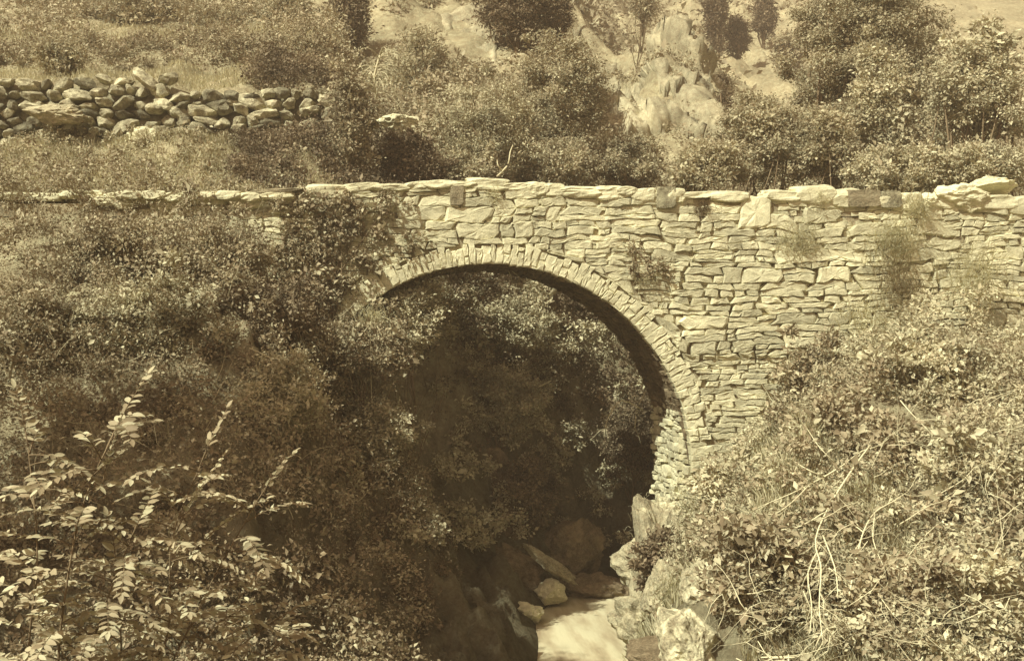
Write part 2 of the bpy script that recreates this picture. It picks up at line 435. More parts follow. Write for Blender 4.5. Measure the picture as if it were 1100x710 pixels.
# big upright slab in the parapet
mb = MB(); stone(mb, [(sx0, sz0), (sx1, sz0+.05), (sx1+.02, topz(sx1)-.05), (sx0+.1, topz(sx0)-.05)], lambda u, v, o: (u, YF-.02-o, v), rs, bulge=.03)
tag(under(mb.build('face_slab', M['cap'], br)), 'large smooth upright slab set in the parapet')
# voussoirs
mb = MB(); a = 0.0
while a < math.pi:
    da = rs.uniform(.10, .21)/RI; b_ = min(a+da, math.pi)
    ro = RE+rs.uniform(-.12, .05)
    def fr(u, v, o, ): return (BX+v*math.cos(u), YF-.012-o, BZ+v*math.sin(u))
    n = 5; pts = []
    quad = [(a, RI), (b_, RI), (b_, ro), (a, ro)]
    # in arc metres so that jitter is isotropic
    def fr2(u, v, o): return fr(u/RI, v, o)
    split = rs.random() < .35
    if split:
        m = rs.uniform(RI+.18, RI+.34)
        stone(mb, [(a*RI, RI), (b_*RI, RI), (b_*RI, m), (a*RI, m)], fr2, rs, gap=.004, bulge=.025, depth=.25)
        stone(mb, [(a*RI, m), (b_*RI, m), (b_*RI, ro), (a*RI, ro)], fr2, rs, gap=.005, bulge=.03, depth=.12)
    else: stone(mb, [(a*RI, RI), (b_*RI, RI), (b_*RI, ro), (a*RI, ro)], fr2, rs, gap=.002, bulge=.018, depth=.25, jit=.03)
    a = b_
N_ = 90
for i in range(N_):
    a0, a1 = math.pi*i/N_, math.pi*(i+1)/N_
    V = [(BX+r_*math.cos(t), y_, BZ+r_*math.sin(t)) for y_ in (YF+.002, YF+.04) for r_, t in ((RI+.015, a0), (RI+.015, a1), (RE-.14, a1), (RE-.14, a0))]
    mb.add(V, [(3, 2, 1, 0), (4, 5, 6, 7), (0, 1, 5, 4), (2, 3, 7, 6)])
under(mb.build('arch_ring', M['ring'], br))
# soffit: stone lining laid along the barrel
def fsof(u, v, o):   # u = depth y, v = arc length from right springing
    t = v/RI; r = RI-o; 
    return (BX+r*math.cos(t), u, BZ+r*math.sin(t)) if v > 0 else (BX+RI-o, u, BZ+v)
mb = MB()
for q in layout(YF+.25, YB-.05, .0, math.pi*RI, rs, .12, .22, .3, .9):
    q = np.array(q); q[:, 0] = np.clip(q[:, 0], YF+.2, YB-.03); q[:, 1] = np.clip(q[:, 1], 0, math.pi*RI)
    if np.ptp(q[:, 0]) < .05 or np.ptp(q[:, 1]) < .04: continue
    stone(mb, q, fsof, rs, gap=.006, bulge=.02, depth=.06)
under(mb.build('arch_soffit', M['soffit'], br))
mb = MB()
for q in layout(YF+.02, YB-.05, -2.6, 0.0, rs, .12, .26, .3, .9):
    q = np.array(q); q[:, 0] = np.clip(q[:, 0], YF, YB-.03); q[:, 1] = np.minimum(q[:, 1], -.0)
    if np.ptp(q[:, 0]) < .05 or np.ptp(q[:, 1]) < .04: continue
    stone(mb, q, fsof, rs, gap=.008, bulge=.05, depth=.06)
under(mb.build('pier_side', M['face'], br))
PX = BX+RI-.10
mb = MB(); strips(mb, [PX+.04, BX+RI+.3], lambda x: -5.5, lambda x: -1.75, YF+.38, YB-.1)
under(mb.build('pier_core', M['mortar'], br)); mb = MB()
for (fm, u0_, u1_) in ((lambda u, v, o: (u, YF+.34-o, v), PX, BX+RI+.02), (lambda u, v, o: (PX-o, u, v), YF+.34, YB-.1)):
    for q in layout(u0_-.1, u1_, -5.2, -1.7, rs, .12, .30, .25, .7, pre=False):
        q = np.array(q); q[:, 0] = np.clip(q[:, 0], u0_, u1_)
        if np.ptp(q[:, 0]) < .06: continue
        stone(mb, q, fm, rs, gap=.006, bulge=.09, depth=.08, jit=.03)
x = PX
while x < BX+RI: mb_w = rs.uniform(.2, .4); x += mb_w
under(mb.build('pier_foot', M['face'], br))
# coping
def box_stone(mb, c, s, rs, rot=0., tilt=(0, 0), rough=.12, sub=3, rnd=.74):
    """rounded irregular block"""
    n = sub+1; V = []; ids = {}
    Fq = []
    def vid(i, j, k):
        if (i, j, k) in ids: return ids[(i, j, k)]
        p = np.array((i, j, k), float)/sub*2-1
        r = p/np.maximum(1, np.linalg.norm(p*rnd))
        ids[(i, j, k)] = len(V); V.append(r); return ids[(i, j, k)]
    for a in range(sub):
        for b in range(sub):
            for w, rev in ((0, 0), (sub, 1)):
                for ax in range(3):
                    def mk(p, q):
                        t = [0, 0, 0]; t[ax] = w; o = [x for x in range(3) if x != ax]; t[o[0]] = p; t[o[1]] = q; return vid(*t)
                    f = (mk(a, b), mk(a+1, b), mk(a+1, b+1), mk(a, b+1))
                    if (ax == 1) ^ bool(rev): pass
                    Fq.append(f if ((rev == 1) ^ (ax == 1)) else f[::-1])
    V = np.array(V); seed = rs.uniform(0, 60, 3)
    nn = np.stack([vnoise(V[:, 0]*1.3+seed[0]+i*11, V[:, 1]*1.3+seed[1], V[:, 2]*1.3+seed[2]) for i in range(3)], -1)
    nn2 = np.stack([vnoise(V[:, 0]*3.3+seed[1]+i*9, V[:, 1]*3.3+seed[2], V[:, 2]*3.3+seed[0]) for i in range(3)], -1)
    V = (V+nn*rough+nn2*rough*.55)*np.array(s)/2
    Rm = np.array(Matrix.Rotation(rot, 3, 'Z') @ Matrix.Rotation(tilt[0], 3, 'X') @ Matrix.Rotation(tilt[1], 3, 'Y'))
    V = V@Rm.T+np.array(c)
    mb.add([tuple(v) for v in V], Fq)
mb = MB(); x = -6.5
while x < 18.5:
    w = rs.uniform(.18, .75); h = rs.uniform(.10, .24) + (.06 if x > 8 else 0)
    xm = x+w/2
    if (sx0-.1 < xm < sx1+.1): x += w*.5; continue
    if 12.05 < xm < 12.4: x += .3; continue
    box_stone(mb, (xm, YF+.18+rs.uniform(-.02, .02), topz(xm)-h*.42+rs.uniform(-.02, .03)), (w*1.3, .50, h*1.45), rs, tilt=(rs.normal(0, .05), rs.normal(0, .04)), rough=.13, sub=7)
    x += w
under(mb.build('coping', M['cap'], br)); mb = MB()
x = -6.5
while x < 18.5:
    w = rs.uniform(.5, 1.1); box_stone(mb, (x+w/2, YB-.22, topz(x)-.12), (w*1.1, .5, .24), rs, rough=.14, sub=4); x += w
under(mb.build('coping', M['cap'], br))
for nm, pxa, pxb, pya, pyb, mt, lb in (('coping_block', 911, 943, 206, 221, 'darkstone', 'squared dark block in the parapet top'), ('coping_block', 946, 966, 207, 222, 'boulder', 'smaller grey block beside the dark one'), ('parapet_stone', 484, 497, 202, 219, 'darkstone', 'dark upright stone under the parapet top'), ('parapet_stone', 706, 724, 203, 222, 'boulder', 'grey square stone in the parapet')):
    mb = MB(); a = at(pxa, pya, YF); b = at(pxb, pyb, YF)
    box_stone(mb, ((a[0]+b[0])/2, YF+.06, (a[2]+b[2])/2), ((b[0]-a[0])*1.1, .30, (a[2]-b[2])*1.2), rs, rough=.07, sub=7, rnd=.64)
    tag(under(mb.build(nm, M[mt], br)), lb)
# deck surface
mb = MB(); strips(mb, px_, lambda x: DECK+.01, lambda x: DECK+.06, YF+.43, YB-.42)
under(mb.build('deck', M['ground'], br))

# ------------------------------------------------------------------ rocks
def ico(sub):
    import bmesh
    bm = bmesh.new(); bmesh.ops.create_icosphere(bm, subdivisions=sub, radius=1)
    v = np.array([p.co[:] for p in bm.verts]); f = [tuple(x.index for x in q.verts) for q in bm.faces]; bm.free(); return v, f
ICO3 = ico(3); ICO4 = ico(5); ICO2 = ico(2)
def rock_verts(size, rs, base=ICO3, planes=9, rough=.12, rot=None):
    v = base[0].copy()
    for i in range(planes):
        n = rs.normal(0, 1, 3); n /= np.linalg.norm(n); d = rs.uniform(.55, .85)
        k = v@n; m = k > d; v[m] -= np.outer(k[m]-d, n)
    s = rs.uniform(0, 50, 3)
    dn = fbm(v[:, 0]*1.6+s[0], v[:, 1]*1.6+s[1], v[:, 2]*1.6+s[2], 5)
    dn2 = -np.abs(fbm(v[:, 0]*2.6+s[1], v[:, 1]*2.6+s[0], v[:, 2]*2.6+s[2], 4))
    dn3 = fbm(v[:, 0]*7+s[2], v[:, 1]*7+s[0], v[:, 2]*7+s[1], 3)*.22 if len(v) > 700 else 0
    v = v*(1+rough*(dn+dn2+dn3)[:, None]*1.6)*np.array(size)/2
    if rot is not None:
        Rm = np.array(Matrix.Rotation(rot[2], 3, 'Z') @ Matrix.Rotation(rot[1], 3, 'Y') @ Matrix.Rotation(rot[0], 3, 'X')); v = v@Rm.T
    return v, base[1]
def rock(name, c, size, mat, label, cat='rock', rot=(0, 0, 0), planes=10, rough=.2, group=None, seed=0):
    v, f = rock_verts(size, np.random.default_rng(seed), ICO4, planes, rough, rot)
    o = mesh_obj(name, v, f, M[mat], smooth=False); o.location = c
    return tag(o, label, cat, group)
def rpx(px0, py0, px1, py1, Y, dy, name, mat, label, seed, rot=(0, 0, 0), **k):
    if seed in (1, 2, 3, 4, 16, 17, 18, 19): Y = min(Y, surfY((px0+px1)/2, (py0+py1)/2, -.15))
    a = at(px0, py0, Y); b = at(px1, py1, Y)
    return rock(name, tuple((a+b)/2), (abs(b[0]-a[0])*1.12, dy, abs(a[2]-b[2])*1.12), mat, label, rot=rot, seed=seed, **k)
rpx(655, 636, 722, 704, 24.9, 1.6, 'boulder', 'rock', 'rounded pale boulder at the water edge, right side of the torrent', 1)
rpx(664, 572, 722, 645, 25.3, 1.7, 'rock', 'rock', 'jutting pale rock nose above the rounded boulder under the pier', 2, rot=(0, -.25, 0))
rpx(706, 648, 775, 735, 25.0, 1.5, 'rock', 'boulder', 'broad grass topped rock under the right pier', 3)
rpx(690, 590, 750, 668, 25, 1.3, 'rock', 'rock', 'craggy rock between the jutting rock nose and the bank grass', 16, rot=(0, .3, 0))
rpx(672, 540, 742, 712, 25.3, 1.3, 'rock', 'rock', 'steep rock face dropping from the pier foot to the torrent', 19, rot=(0, -.12, 0))
rpx(696, 535, 742, 590, 25, 1.2, 'rock', 'boulder', 'rough rock carrying the foot of the pier', 17, rot=(0, -.2, 0))
rpx(735, 600, 790, 665, 25, 1.2, 'rock', 'boulder', 'half buried rock in the grass right of the craggy rock', 18, rot=(0, .2, 0))
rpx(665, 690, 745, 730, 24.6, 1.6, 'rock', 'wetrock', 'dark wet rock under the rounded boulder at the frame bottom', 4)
rpx(542, 648, 584, 676, 27.0, 1.0, 'boulder', 'cap', 'pale rounded boulder at the left edge of the torrent', 5)  # this and the next left rocks: sunlight put into the pale stone colour
rpx(520, 645, 560, 668, 27.0, .9, 'rock', 'cap', 'broken pale rock beside the left river boulder', 6, rot=(0, .3, 0))
rpx(572, 622, 606, 652, 28.3, 1.0, 'rock', 'cap', 'small pointed rock behind the left river boulder', 7)
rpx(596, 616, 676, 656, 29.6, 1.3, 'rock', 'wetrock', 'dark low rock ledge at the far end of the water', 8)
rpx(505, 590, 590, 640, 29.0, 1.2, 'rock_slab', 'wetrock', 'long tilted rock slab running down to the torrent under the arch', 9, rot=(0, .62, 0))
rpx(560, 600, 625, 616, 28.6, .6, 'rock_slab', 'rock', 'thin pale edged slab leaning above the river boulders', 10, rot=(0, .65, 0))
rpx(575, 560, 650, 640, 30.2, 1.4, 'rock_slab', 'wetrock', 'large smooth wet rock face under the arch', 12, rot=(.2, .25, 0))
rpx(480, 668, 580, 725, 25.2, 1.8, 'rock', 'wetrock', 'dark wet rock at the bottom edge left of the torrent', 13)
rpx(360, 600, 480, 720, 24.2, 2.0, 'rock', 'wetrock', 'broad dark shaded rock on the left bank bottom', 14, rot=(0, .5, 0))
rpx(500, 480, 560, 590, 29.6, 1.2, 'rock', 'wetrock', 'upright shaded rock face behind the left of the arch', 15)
# boulders by the terrace wall
rpx(137, 140, 178, 166, 31.3, .9, 'boulder', 'cap', 'pale flat topped boulder at the foot of the terrace wall', 20, rot=(0, .2, 0))
rpx(136, 186, 158, 205, 29.2, .7, 'boulder', 'rock', 'small rounded boulder half hidden in the bank grass', 21)
rpx(30, 112, 92, 134, 31.0, 1.3, 'rock_slab', 'rock', 'long pale slab jutting at the left end of the terrace wall', 22, rot=(0, .1, 0))
rpx(320, 84, 372, 106, 35.5, 1.4, 'rock', 'cap', 'bright rock on the terrace edge above the wall end', 23)
rpx(405, 118, 450, 146, 33.2, 1.3, 'rock', 'cap', 'bright rock pile behind the parapet between the shrubs', 24)
rpx(495, 62, 535, 92, 45, 2.2, 'rock', 'cap', 'bright rock high on the slope beside the dark conifer', 25)
# loose slabs right end
rpx(1004, 198, 1062, 228, 25.1, .8, 'stone_slab', 'cap', 'large pale loose slab on the right end of the bridge', 30, rot=(0, -.03, .1))
rpx(1030, 190, 1090, 214, 25.5, .9, 'stone_slab', 'cap', 'topmost pale slab stacked behind the loose slab, right end', 31, rot=(0, -.12, 0))
rpx(986, 206, 1010, 224, 25.1, .5, 'stone', 'cap', 'small pale stone beside the loose slab on the bridge end', 32)

# terrace wall of rounded boulders
rs = np.random.default_rng(5); mb = MB()
x = -22.0
for row in range(8):
    x = -15-rs.uniform(0, .3); zb = 5.05+row*.28
    while x < -1.45:
        w = rs.uniform(.35, .7)+(rs.random() < .3)*rs.uniform(.1, .45); h = rs.uniform(.3, .46)+.25*max(0, w-.35); top = 7.25-.035*(x+10)
        if zb+.1 < top:
            v, f = rock_verts((w*1.12, .7, h), rs, ICO3, 22, .10, (rs.normal(0, .15), rs.normal(0, .25), rs.normal(0, .2)))
            mb.add([tuple(p) for p in v+np.array((x+w/2, 31.72+row*.03+rs.uniform(-.08, .08), zb+rs.uniform(-.10, .10)+.16*float(fbm(x*.4, row))))], f)
        x += w*.80
o = mb.build('terrace_wall', M['boulder'])
tag(o, 'dry stone terrace wall of large rounded grey boulders on the upper left', 'stone wall')
# low pale kerb wall along the path, left of the bridge
mb = MB(); x = -16.0
while x < -6.0:
    w = rs.uniform(.3, .8); box_stone(mb, (x+w/2, 25.35, 3.05+.02*float(rs.normal())), (w*1.1, .5, .2), rs, rough=.15, sub=4); x += w
x = -6.0
while x < -2.7:
    w = rs.uniform(.3, .8); box_stone(mb, (x+w/2, 25.0, 3.0+.02*float(rs.normal())), (w*1.1, .5, .2), rs, rough=.15, sub=4); x += w
tag(mb.build('path_edging', M['cap']), 'line of pale flat stones edging the path left of the bridge', 'stone edging')
mb = MB(); a = at(296, 205, 24.8); box_stone(mb, tuple(a+(0, 0.2, 0)), (1.2, .5, .09), rs, tilt=(0, -.06), rough=.05, sub=5)
tag(mb.build('flat_slab', M['darkstone']), 'thin dark slab lying at the left end of the parapet', 'stone slab')

# ------------------------------------------------------------------ foliage
def unit(v): return v/(np.linalg.norm(v, axis=-1, keepdims=True)+1e-9)
def leaf_geo(P, A, N, L, W, kink=.18):
    A = unit(A); B = unit(np.cross(N, A)); N = unit(np.cross(A, B))
    L = L[:, None]; W = W[:, None]
    v = np.stack([P, P+A*L*.45+B*W*.5+N*W*kink, P+A*L-N*L*.1, P+A*L*.45-B*W*.5+N*W*kink], 1).reshape(-1, 3)
    n = len(P); i = np.arange(n)*4
    f = np.concatenate([np.stack([i, i+1, i+2], -1), np.stack([i, i+2, i+3], -1)])
    return v, f
def clump_leaves(C, rc, n, rs, L=.07, W=.04, flat=1.0, out=None, jag=.42):
    """n leaves round each clump centre (C: k,3; rc: k)"""
    k = len(C); D = unit(rs.normal(0, 1, (k*n, 3))); D[:, 2] = D[:, 2]*.75+.12
    rr = np.repeat(rc, n)*(.35+.65*rs.random(k*n)**.5)*(1+jag*rs.normal(0, 1, k*n))
    P = np.repeat(C, n, 0)+D*rr[:, None]*np.array((1, 1, flat))
    A = unit(D*.8+rs.normal(0, .6, (k*n, 3))+np.array((0, 0, -.15)))
    N = unit(D*.6+np.array((-.12, -.2, .30))+rs.normal(0, .6, (k*n, 3)))
    s = np.exp(rs.normal(-.08, .33, k*n))*np.repeat(np.exp(rs.normal(0, .18, k)), n)
    return leaf_geo(P, A, N, L*s, W*s)
def crown_centres(k, r, rs, inner=.35, lob=.25):
    D = unit(rs.normal(0, 1, (k, 3))); rad = inner+(1-inner)*rs.random(k)**.6
    s = rs.uniform(0, 50, 3)
    rad *= 1+lob*2*fbm(D[:, 0]*1.4+s[0], D[:, 1]*1.4+s[1], D[:, 2]*1.4+s[2], 3)
    return D*rad[:, None]*np.array(r)
def limb_mb(C, base, trunk_top, rs, r0, count):
    mb = MB()
    b = np.array(base, float); t = np.array(trunk_top, float)
    pts = [b+(t-b)*u+np.array((rs.normal(0, .03), rs.normal(0, .03), 0))*np.linalg.norm(t-b)*(0 if u == 0 else 1) for u in np.linspace(0, 1, 5)]
    mb.tube(pts, [r0*(1-.5*u) for u in np.linspace(0, 1, 5)], 7)
    for c in C[rs.choice(len(C), min(count, len(C)), replace=False)]:
        s = pts[rs.integers(1, 5)]; m = (s+c)/2+rs.normal(0, .08, 3)*np.linalg.norm(c-s)+np.array((0, 0, .06))*np.linalg.norm(c-s)
        mb.tube([s, (s+m)/2+rs.normal(0, .02, 3), m, (m+c)/2, c], [r0*.42, r0*.34, r0*.26, r0*.18, r0*.07], 5)
    return mb
def tree(name, cat, label, px0, py0, px1, py1, Y, mat, seed, k=90, n=130, rc=.3, L=.08, W=.045, bark='bark', depth=None, trunk=None, lob=.38, inner=.35, group=None, flat=.95, parts=('crown', 'trunk'), shape=None):
    """crown fills the given extent; stem goes down to the ground below"""
    rs = np.random.default_rng(seed)
    a = at(px0, py0, Y); b = at(px1, py1, Y); c = (a+b)/2; r = np.array((abs(b[0]-a[0])/2, depth or abs(b[0]-a[0])/2*.8, abs(a[2]-b[2])/2))
    gz = H(c[0], Y); base = np.array((c[0], Y, min(gz, c[2]-r[2]*.3)-.1))
    if 28 < Y < 34 and px1 < 725:
        while H(c[0], Y) < c[2]-r[2]-.9 and Y < 37:
            Y += .4; a = at(px0, py0, Y); b = at(px1, py1, Y); c = (a+b)/2; r = np.array((abs(b[0]-a[0])/2, depth or abs(b[0]-a[0])/2*.8, abs(a[2]-b[2])/2))
        gz = H(c[0], Y); base = np.array((c[0], Y, min(gz, c[2]-r[2]*.3)-.1))
    e = empty(name, tuple(base), label, cat, group)
    C = crown_centres(k, r*.92, rs, inner, lob)
    sh = rs.random(k) < .14; C[sh] *= rs.uniform(1.08, 1.32, (int(sh.sum()), 1))
    if shape == 'cone':
        t = (C[:, 2]/r[2]+1)/2; C[:, :2] *= (1.15-.95*t)[:, None]
    C = C+c-base; C[:, 2] = np.maximum(C[:, 2], .1)
    v, f = clump_leaves(C, rc*rs.uniform(.6, 1.3, k)*np.where(sh, .6, 1), n, rs, L, W, flat)
    mesh_obj(parts[0], v, f, M[mat], e)
    tt = (c-base)*np.array((1, 1, .75))+np.array((0, 0, 0)); 
    r0 = trunk or max(.03, .035*(r[2]*2))
    limb_mb(C, (0, 0, -.3), tuple(tt), rs, r0, 26).build(parts[1], M[bark], e, smooth=True)
    return e
BF = ('foliage', 'stem')
# behind the bridge, middle
tree('conifer', 'tree', 'dark dense conifer at the top edge behind the tall round bush', 512, -40, 604, 52, 44, 'leaf_dark', 31, k=110, n=170, rc=.5, L=.14, W=.05)
tree('tree', 'tree', 'narrow dark tree just right of the dense conifer', 590, -10, 612, 40, 46, 'leaf_dark', 32, k=40, n=110, rc=.3, L=.13, W=.05)
tree('tree', 'tree', 'tall round dark leaved tree behind the middle of the parapet', 556, 32, 656, 186, 33, 'leaf_back', 33, k=190, n=270, rc=.36, L=.08, W=.045)
tree('tree', 'tree', 'pale feathery small leaved tree left of the round dark tree', 470, 76, 580, 200, 32, 'leaf_pale', 34, k=150, n=200, rc=.32, L=.08, W=.035, inner=.2)
tree('shrub', 'shrub', 'dark low shrub behind the parapet near its left crest', 408, 148, 474, 205, 30.5, 'leaf_dark', 35, k=70, n=200, rc=.3, L=.08, parts=BF)
tree('shrub', 'shrub', 'spreading shrub behind the parapet right of the round tree', 636, 142, 720, 206, 30, 'leaf_back', 36, k=90, n=200, rc=.3, L=.08, parts=BF)
tree('shrub', 'shrub', 'low leafy shrub behind the parapet above the arch crown', 540, 150, 640, 206, 29.6, 'leaf_back', 38, k=90, n=200, rc=.28, L=.08, parts=BF)
tree('shrub', 'shrub', 'small leafy shrub behind the parapet just left of the arch crown', 462, 158, 548, 206, 29.6, 'leaf_back', 39, k=80, n=200, rc=.26, L=.08, parts=BF)
tree('tree', 'tree', 'hazy tall tree above the pale curved trunk, top left of centre', 415, 20, 488, 135, 41, 'leaf_back', 40, k=90, n=130, rc=.45, L=.11, W=.05)
tree('tree', 'tree', 'dark upright tree on the upper terrace left of the curved trunk', 350, -30, 398, 64, 44, 'leaf_dark', 41, k=80, n=130, rc=.45, L=.12, W=.05)
tree('shrub', 'shrub', 'dark leaning shrub on the terrace top', 205, 4, 262, 50, 43, 'leaf_back', 42, k=70, n=110, rc=.4, L=.11, parts=BF)
tree('shrub', 'shrub', 'rounded shrub on the upper terrace right of the leaning shrub', 270, -10, 342, 46, 44, 'leaf_back', 43, k=80, n=110, rc=.4, L=.11, parts=BF)
tree('shrub', 'shrub', 'broad shrub at the top left corner of the terraces', 96, -20, 190, 34, 44, 'leaf_back', 44, k=90, n=110, rc=.45, L=.11, parts=BF)
tree('shrub', 'shrub', 'shaggy shrub at the left end of the boulder wall top', 36, 34, 92, 92, 34, 'leaf_back', 45, k=70, n=110, rc=.34, L=.09, parts=BF)
# right side
tree('tree', 'tree', 'tallest broad tree behind the right end of the bridge', 856, -70, 1010, 205, 36, 'leaf_back', 50, k=520, lob=.16, inner=.2, n=300, rc=.42, L=.08, W=.045)
tree('tree', 'tree', 'lighter rounded young tree in front of the tallest tree', 908, 66, 984, 190, 32, 'leaf_pale', 51, k=130, n=210, rc=.32, L=.08, W=.05)
tree('tree', 'tree', 'pale leafy tree at the far right edge behind the loose slabs', 992, 14, 1112, 200, 33, 'leaf_pale', 52, k=170, n=190, rc=.38, L=.09, W=.05)
tree('shrub', 'shrub', 'dark bushy shrub behind the parapet left of the tallest tree', 856, 118, 922, 208, 30.5, 'leaf_back', 53, k=100, n=220, rc=.28, L=.08, parts=BF)
tree('shrub', 'shrub', 'soft mid sized shrub behind the parapet beyond the upright slab', 776, 96, 866, 208, 31.5, 'leaf_back', 54, k=130, n=200, rc=.32, L=.08, parts=BF)
tree('shrub', 'shrub', 'low shrub behind the parapet beside the dark hole in the masonry', 716, 158, 796, 210, 30, 'leaf_back', 55, k=80, n=200, rc=.28, L=.08, parts=BF)
tree('shrub', 'shrub', 'pale grassy shrub behind the squared dark coping block', 908, 160, 1010, 212, 29.5, 'leaf_pale', 56, k=110, n=190, rc=.28, L=.08, parts=BF)
tree('shrub', 'shrub', 'pale shrub behind the loose slabs, low at the right edge', 1000, 150, 1100, 212, 29.5, 'leaf_pale', 57, k=100, n=190, rc=.3, L=.08, parts=BF)
# far slope
G = 'slender trees on the far slope'
for (p, lab, sd) in (((758, -20, 780, 66, 95), 'tall slender dark tree on the far slope, leftmost of its row', 60), ((783, 14, 802, 66, 97), 'short slender dark tree just right of the tallest slender one', 61), ((811, -6, 831, 48, 108), 'slender tree set highest on the far slope', 62), ((834, 34, 858, 92, 88), 'soft grey conical tree on the far slope lower than the others', 63), ((859, 26, 878, 50, 104), 'small round tree at the right of the far slope', 64)):
    tree('slender_tree', 'tree', lab, *p, 'leaf_dark' if sd < 63 else 'leaf_far', sd, k=60, n=110, rc=.55, L=.24, W=.12, group=G, inner=.1, lob=.1)
G = 'bushes in the crag'
tree('shrub', 'shrub', 'dark narrow bush low in the gully of the crag', 768, 90, 790, 168, 47, 'leaf_dark', 65, k=50, n=110, rc=.35, L=.13, parts=BF)
tree('shrub', 'shrub', 'dark bush on top of the crag', 676, -10, 704, 22, 66, 'leaf_mid', 66, k=40, n=110, rc=.5, L=.16, parts=BF)

# undergrowth masses ------------------------------------------------
def undergrowth(name, label, region, dens, n, rc, L, W, mat, seed, thick=(.0, .6), mask=None, kind='stuff', inv=None):
    rs = np.random.default_rng(seed); x0, x1, y0, y1 = region
    k = int((x1-x0)*(y1-y0)*dens); x = rs.uniform(x0, x1, k); y = rs.uniform(y0, y1, k)
    keep = np.ones(k, bool)
    rd, side = river_dist(x, y); keep &= rd > 1.02
    if mask is not None: keep &= mask(x, y, rd, side, rs)
    x = x[keep]; y = y[keep]; k = len(x); z = height(x, y)
    t = thick[0]+(thick[1]-thick[0])*np.clip(.5+1.3*fbm(x*.45+seed, y*.45, seed, 3), 0, 1)*rs.random(k)
    C = np.stack([x, y, z+t], -1)
    # push off slopes
    gx = (height(x+.2, y, False)-height(x-.2, y, False))/.4; gy = (height(x, y+.2, False)-height(x, y-.2, False))/.4
    nrm = unit(np.stack([-gx, -gy, np.ones(k)], -1)); C += nrm*(t*.35)[:, None]
    v, f = clump_leaves(C, rc*rs.uniform(.6, 1.4, k), n, rs, L, W)
    o = mesh_obj(name, v, f, M[mat]); print(name, label, len(f)//2)
    return tag(o, label, None, None, kind)
undergrowth('undergrowth', 'small leaved scrub covering the left bank below the path', (-13, 3, 13, 26.2), 11, 90, .27, .065, .038, 'leaf_mid', 101, (.0, 1.3), lambda x, y, rd, s, r: (s > 0) & (x/y < .03) & (x/y > -.47) )
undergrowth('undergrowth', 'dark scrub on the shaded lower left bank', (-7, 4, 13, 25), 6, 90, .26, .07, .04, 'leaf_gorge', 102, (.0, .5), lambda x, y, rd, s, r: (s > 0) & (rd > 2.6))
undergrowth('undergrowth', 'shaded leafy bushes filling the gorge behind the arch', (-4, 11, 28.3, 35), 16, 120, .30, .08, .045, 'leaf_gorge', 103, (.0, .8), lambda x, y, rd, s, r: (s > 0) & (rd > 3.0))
undergrowth('undergrowth', 'leafy scrub covering the right bank below the bridge', (5.2, 17, 13.5, 24.4), 10, 100, .23, .075, .036, 'leaf_pale', 104, (.0, .8), lambda x, y, rd, s, r: (s < 0) & (fbm(x*.9, y*.9, 3) > -.16) & (rd > 1.5+r.random(len(x))*.8) & (x/y < .62))
undergrowth('undergrowth', 'darker broad leaved plants among the right bank scrub', (5.2, 17, 13.5, 24.4), 3.5, 90, .22, .085, .045, 'leaf_mid', 110, (.0, .7), lambda x, y, rd, s, r: (s < 0) & (rd > 1.3))
undergrowth('ground_cover', 'low leafy plants on the bank under the terrace wall', (-16, 0, 26.2, 31.4), 7, 80, .2, .08, .045, 'leaf_back', 105, (.0, .35), lambda x, y, rd, s, r: rd > 5)
undergrowth('ground_cover', 'scrub on the upper terrace bank', (-19, 1, 36.1, 38.0), 16, 80, .26, .085, .045, 'leaf_mid', 106, (.0, .7))
undergrowth('hillside_scrub', 'scattered scrub on the slope behind the bridge', (-24, 36, 33, 60), 4.0, 60, .36, .13, .07, 'leaf_far', 107, (0, .8), lambda x, y, rd, s, r: (fbm(x*.22, y*.22, 3) > -.10) & (rd > 4) & ((x > -1) | (y > 39)) & ((np.abs(x/y-.26) > .045) | (fbm(x*.9, y*.9, 5) > .12)))
undergrowth('hillside_scrub', 'scattered scrub on the far hillside', (-50, 95, 60, 150), .2, 55, 1.0, .42, .26, 'leaf_far', 108, (0, .8), lambda x, y, rd, s, r: (fbm(x*.09, y*.09, 3) > .03) & ((x/y < .27) | (fbm(x*.2, y*.2, 6) > .1)) & (x/y < .42))
undergrowth('undergrowth', 'bushes between the river and the hill behind the right of the bridge', (8, 34, 29, 40), 2.6, 80, .4, .10, .055, 'leaf_mid', 109, (0, 1.4), lambda x, y, rd, s, r: rd > 2)

# unseen trees added on the near left bank to shade the ravine side
tree('shade_tree', 'tree', 'unseen tall tree added on the near left bank to shade the ravine', -640, -470, -90, 70, 13.6, 'leaf_mid', 701, k=160, n=110, rc=.7, L=.16, W=.09, depth=3.8, trunk=.2)
tree('shade_tree', 'tree', 'second unseen tall tree added further left to shade the bank', -1500, -560, -800, 130, 11, 'leaf_mid', 702, k=150, n=110, rc=.7, L=.16, W=.09, depth=3.6, trunk=.18)
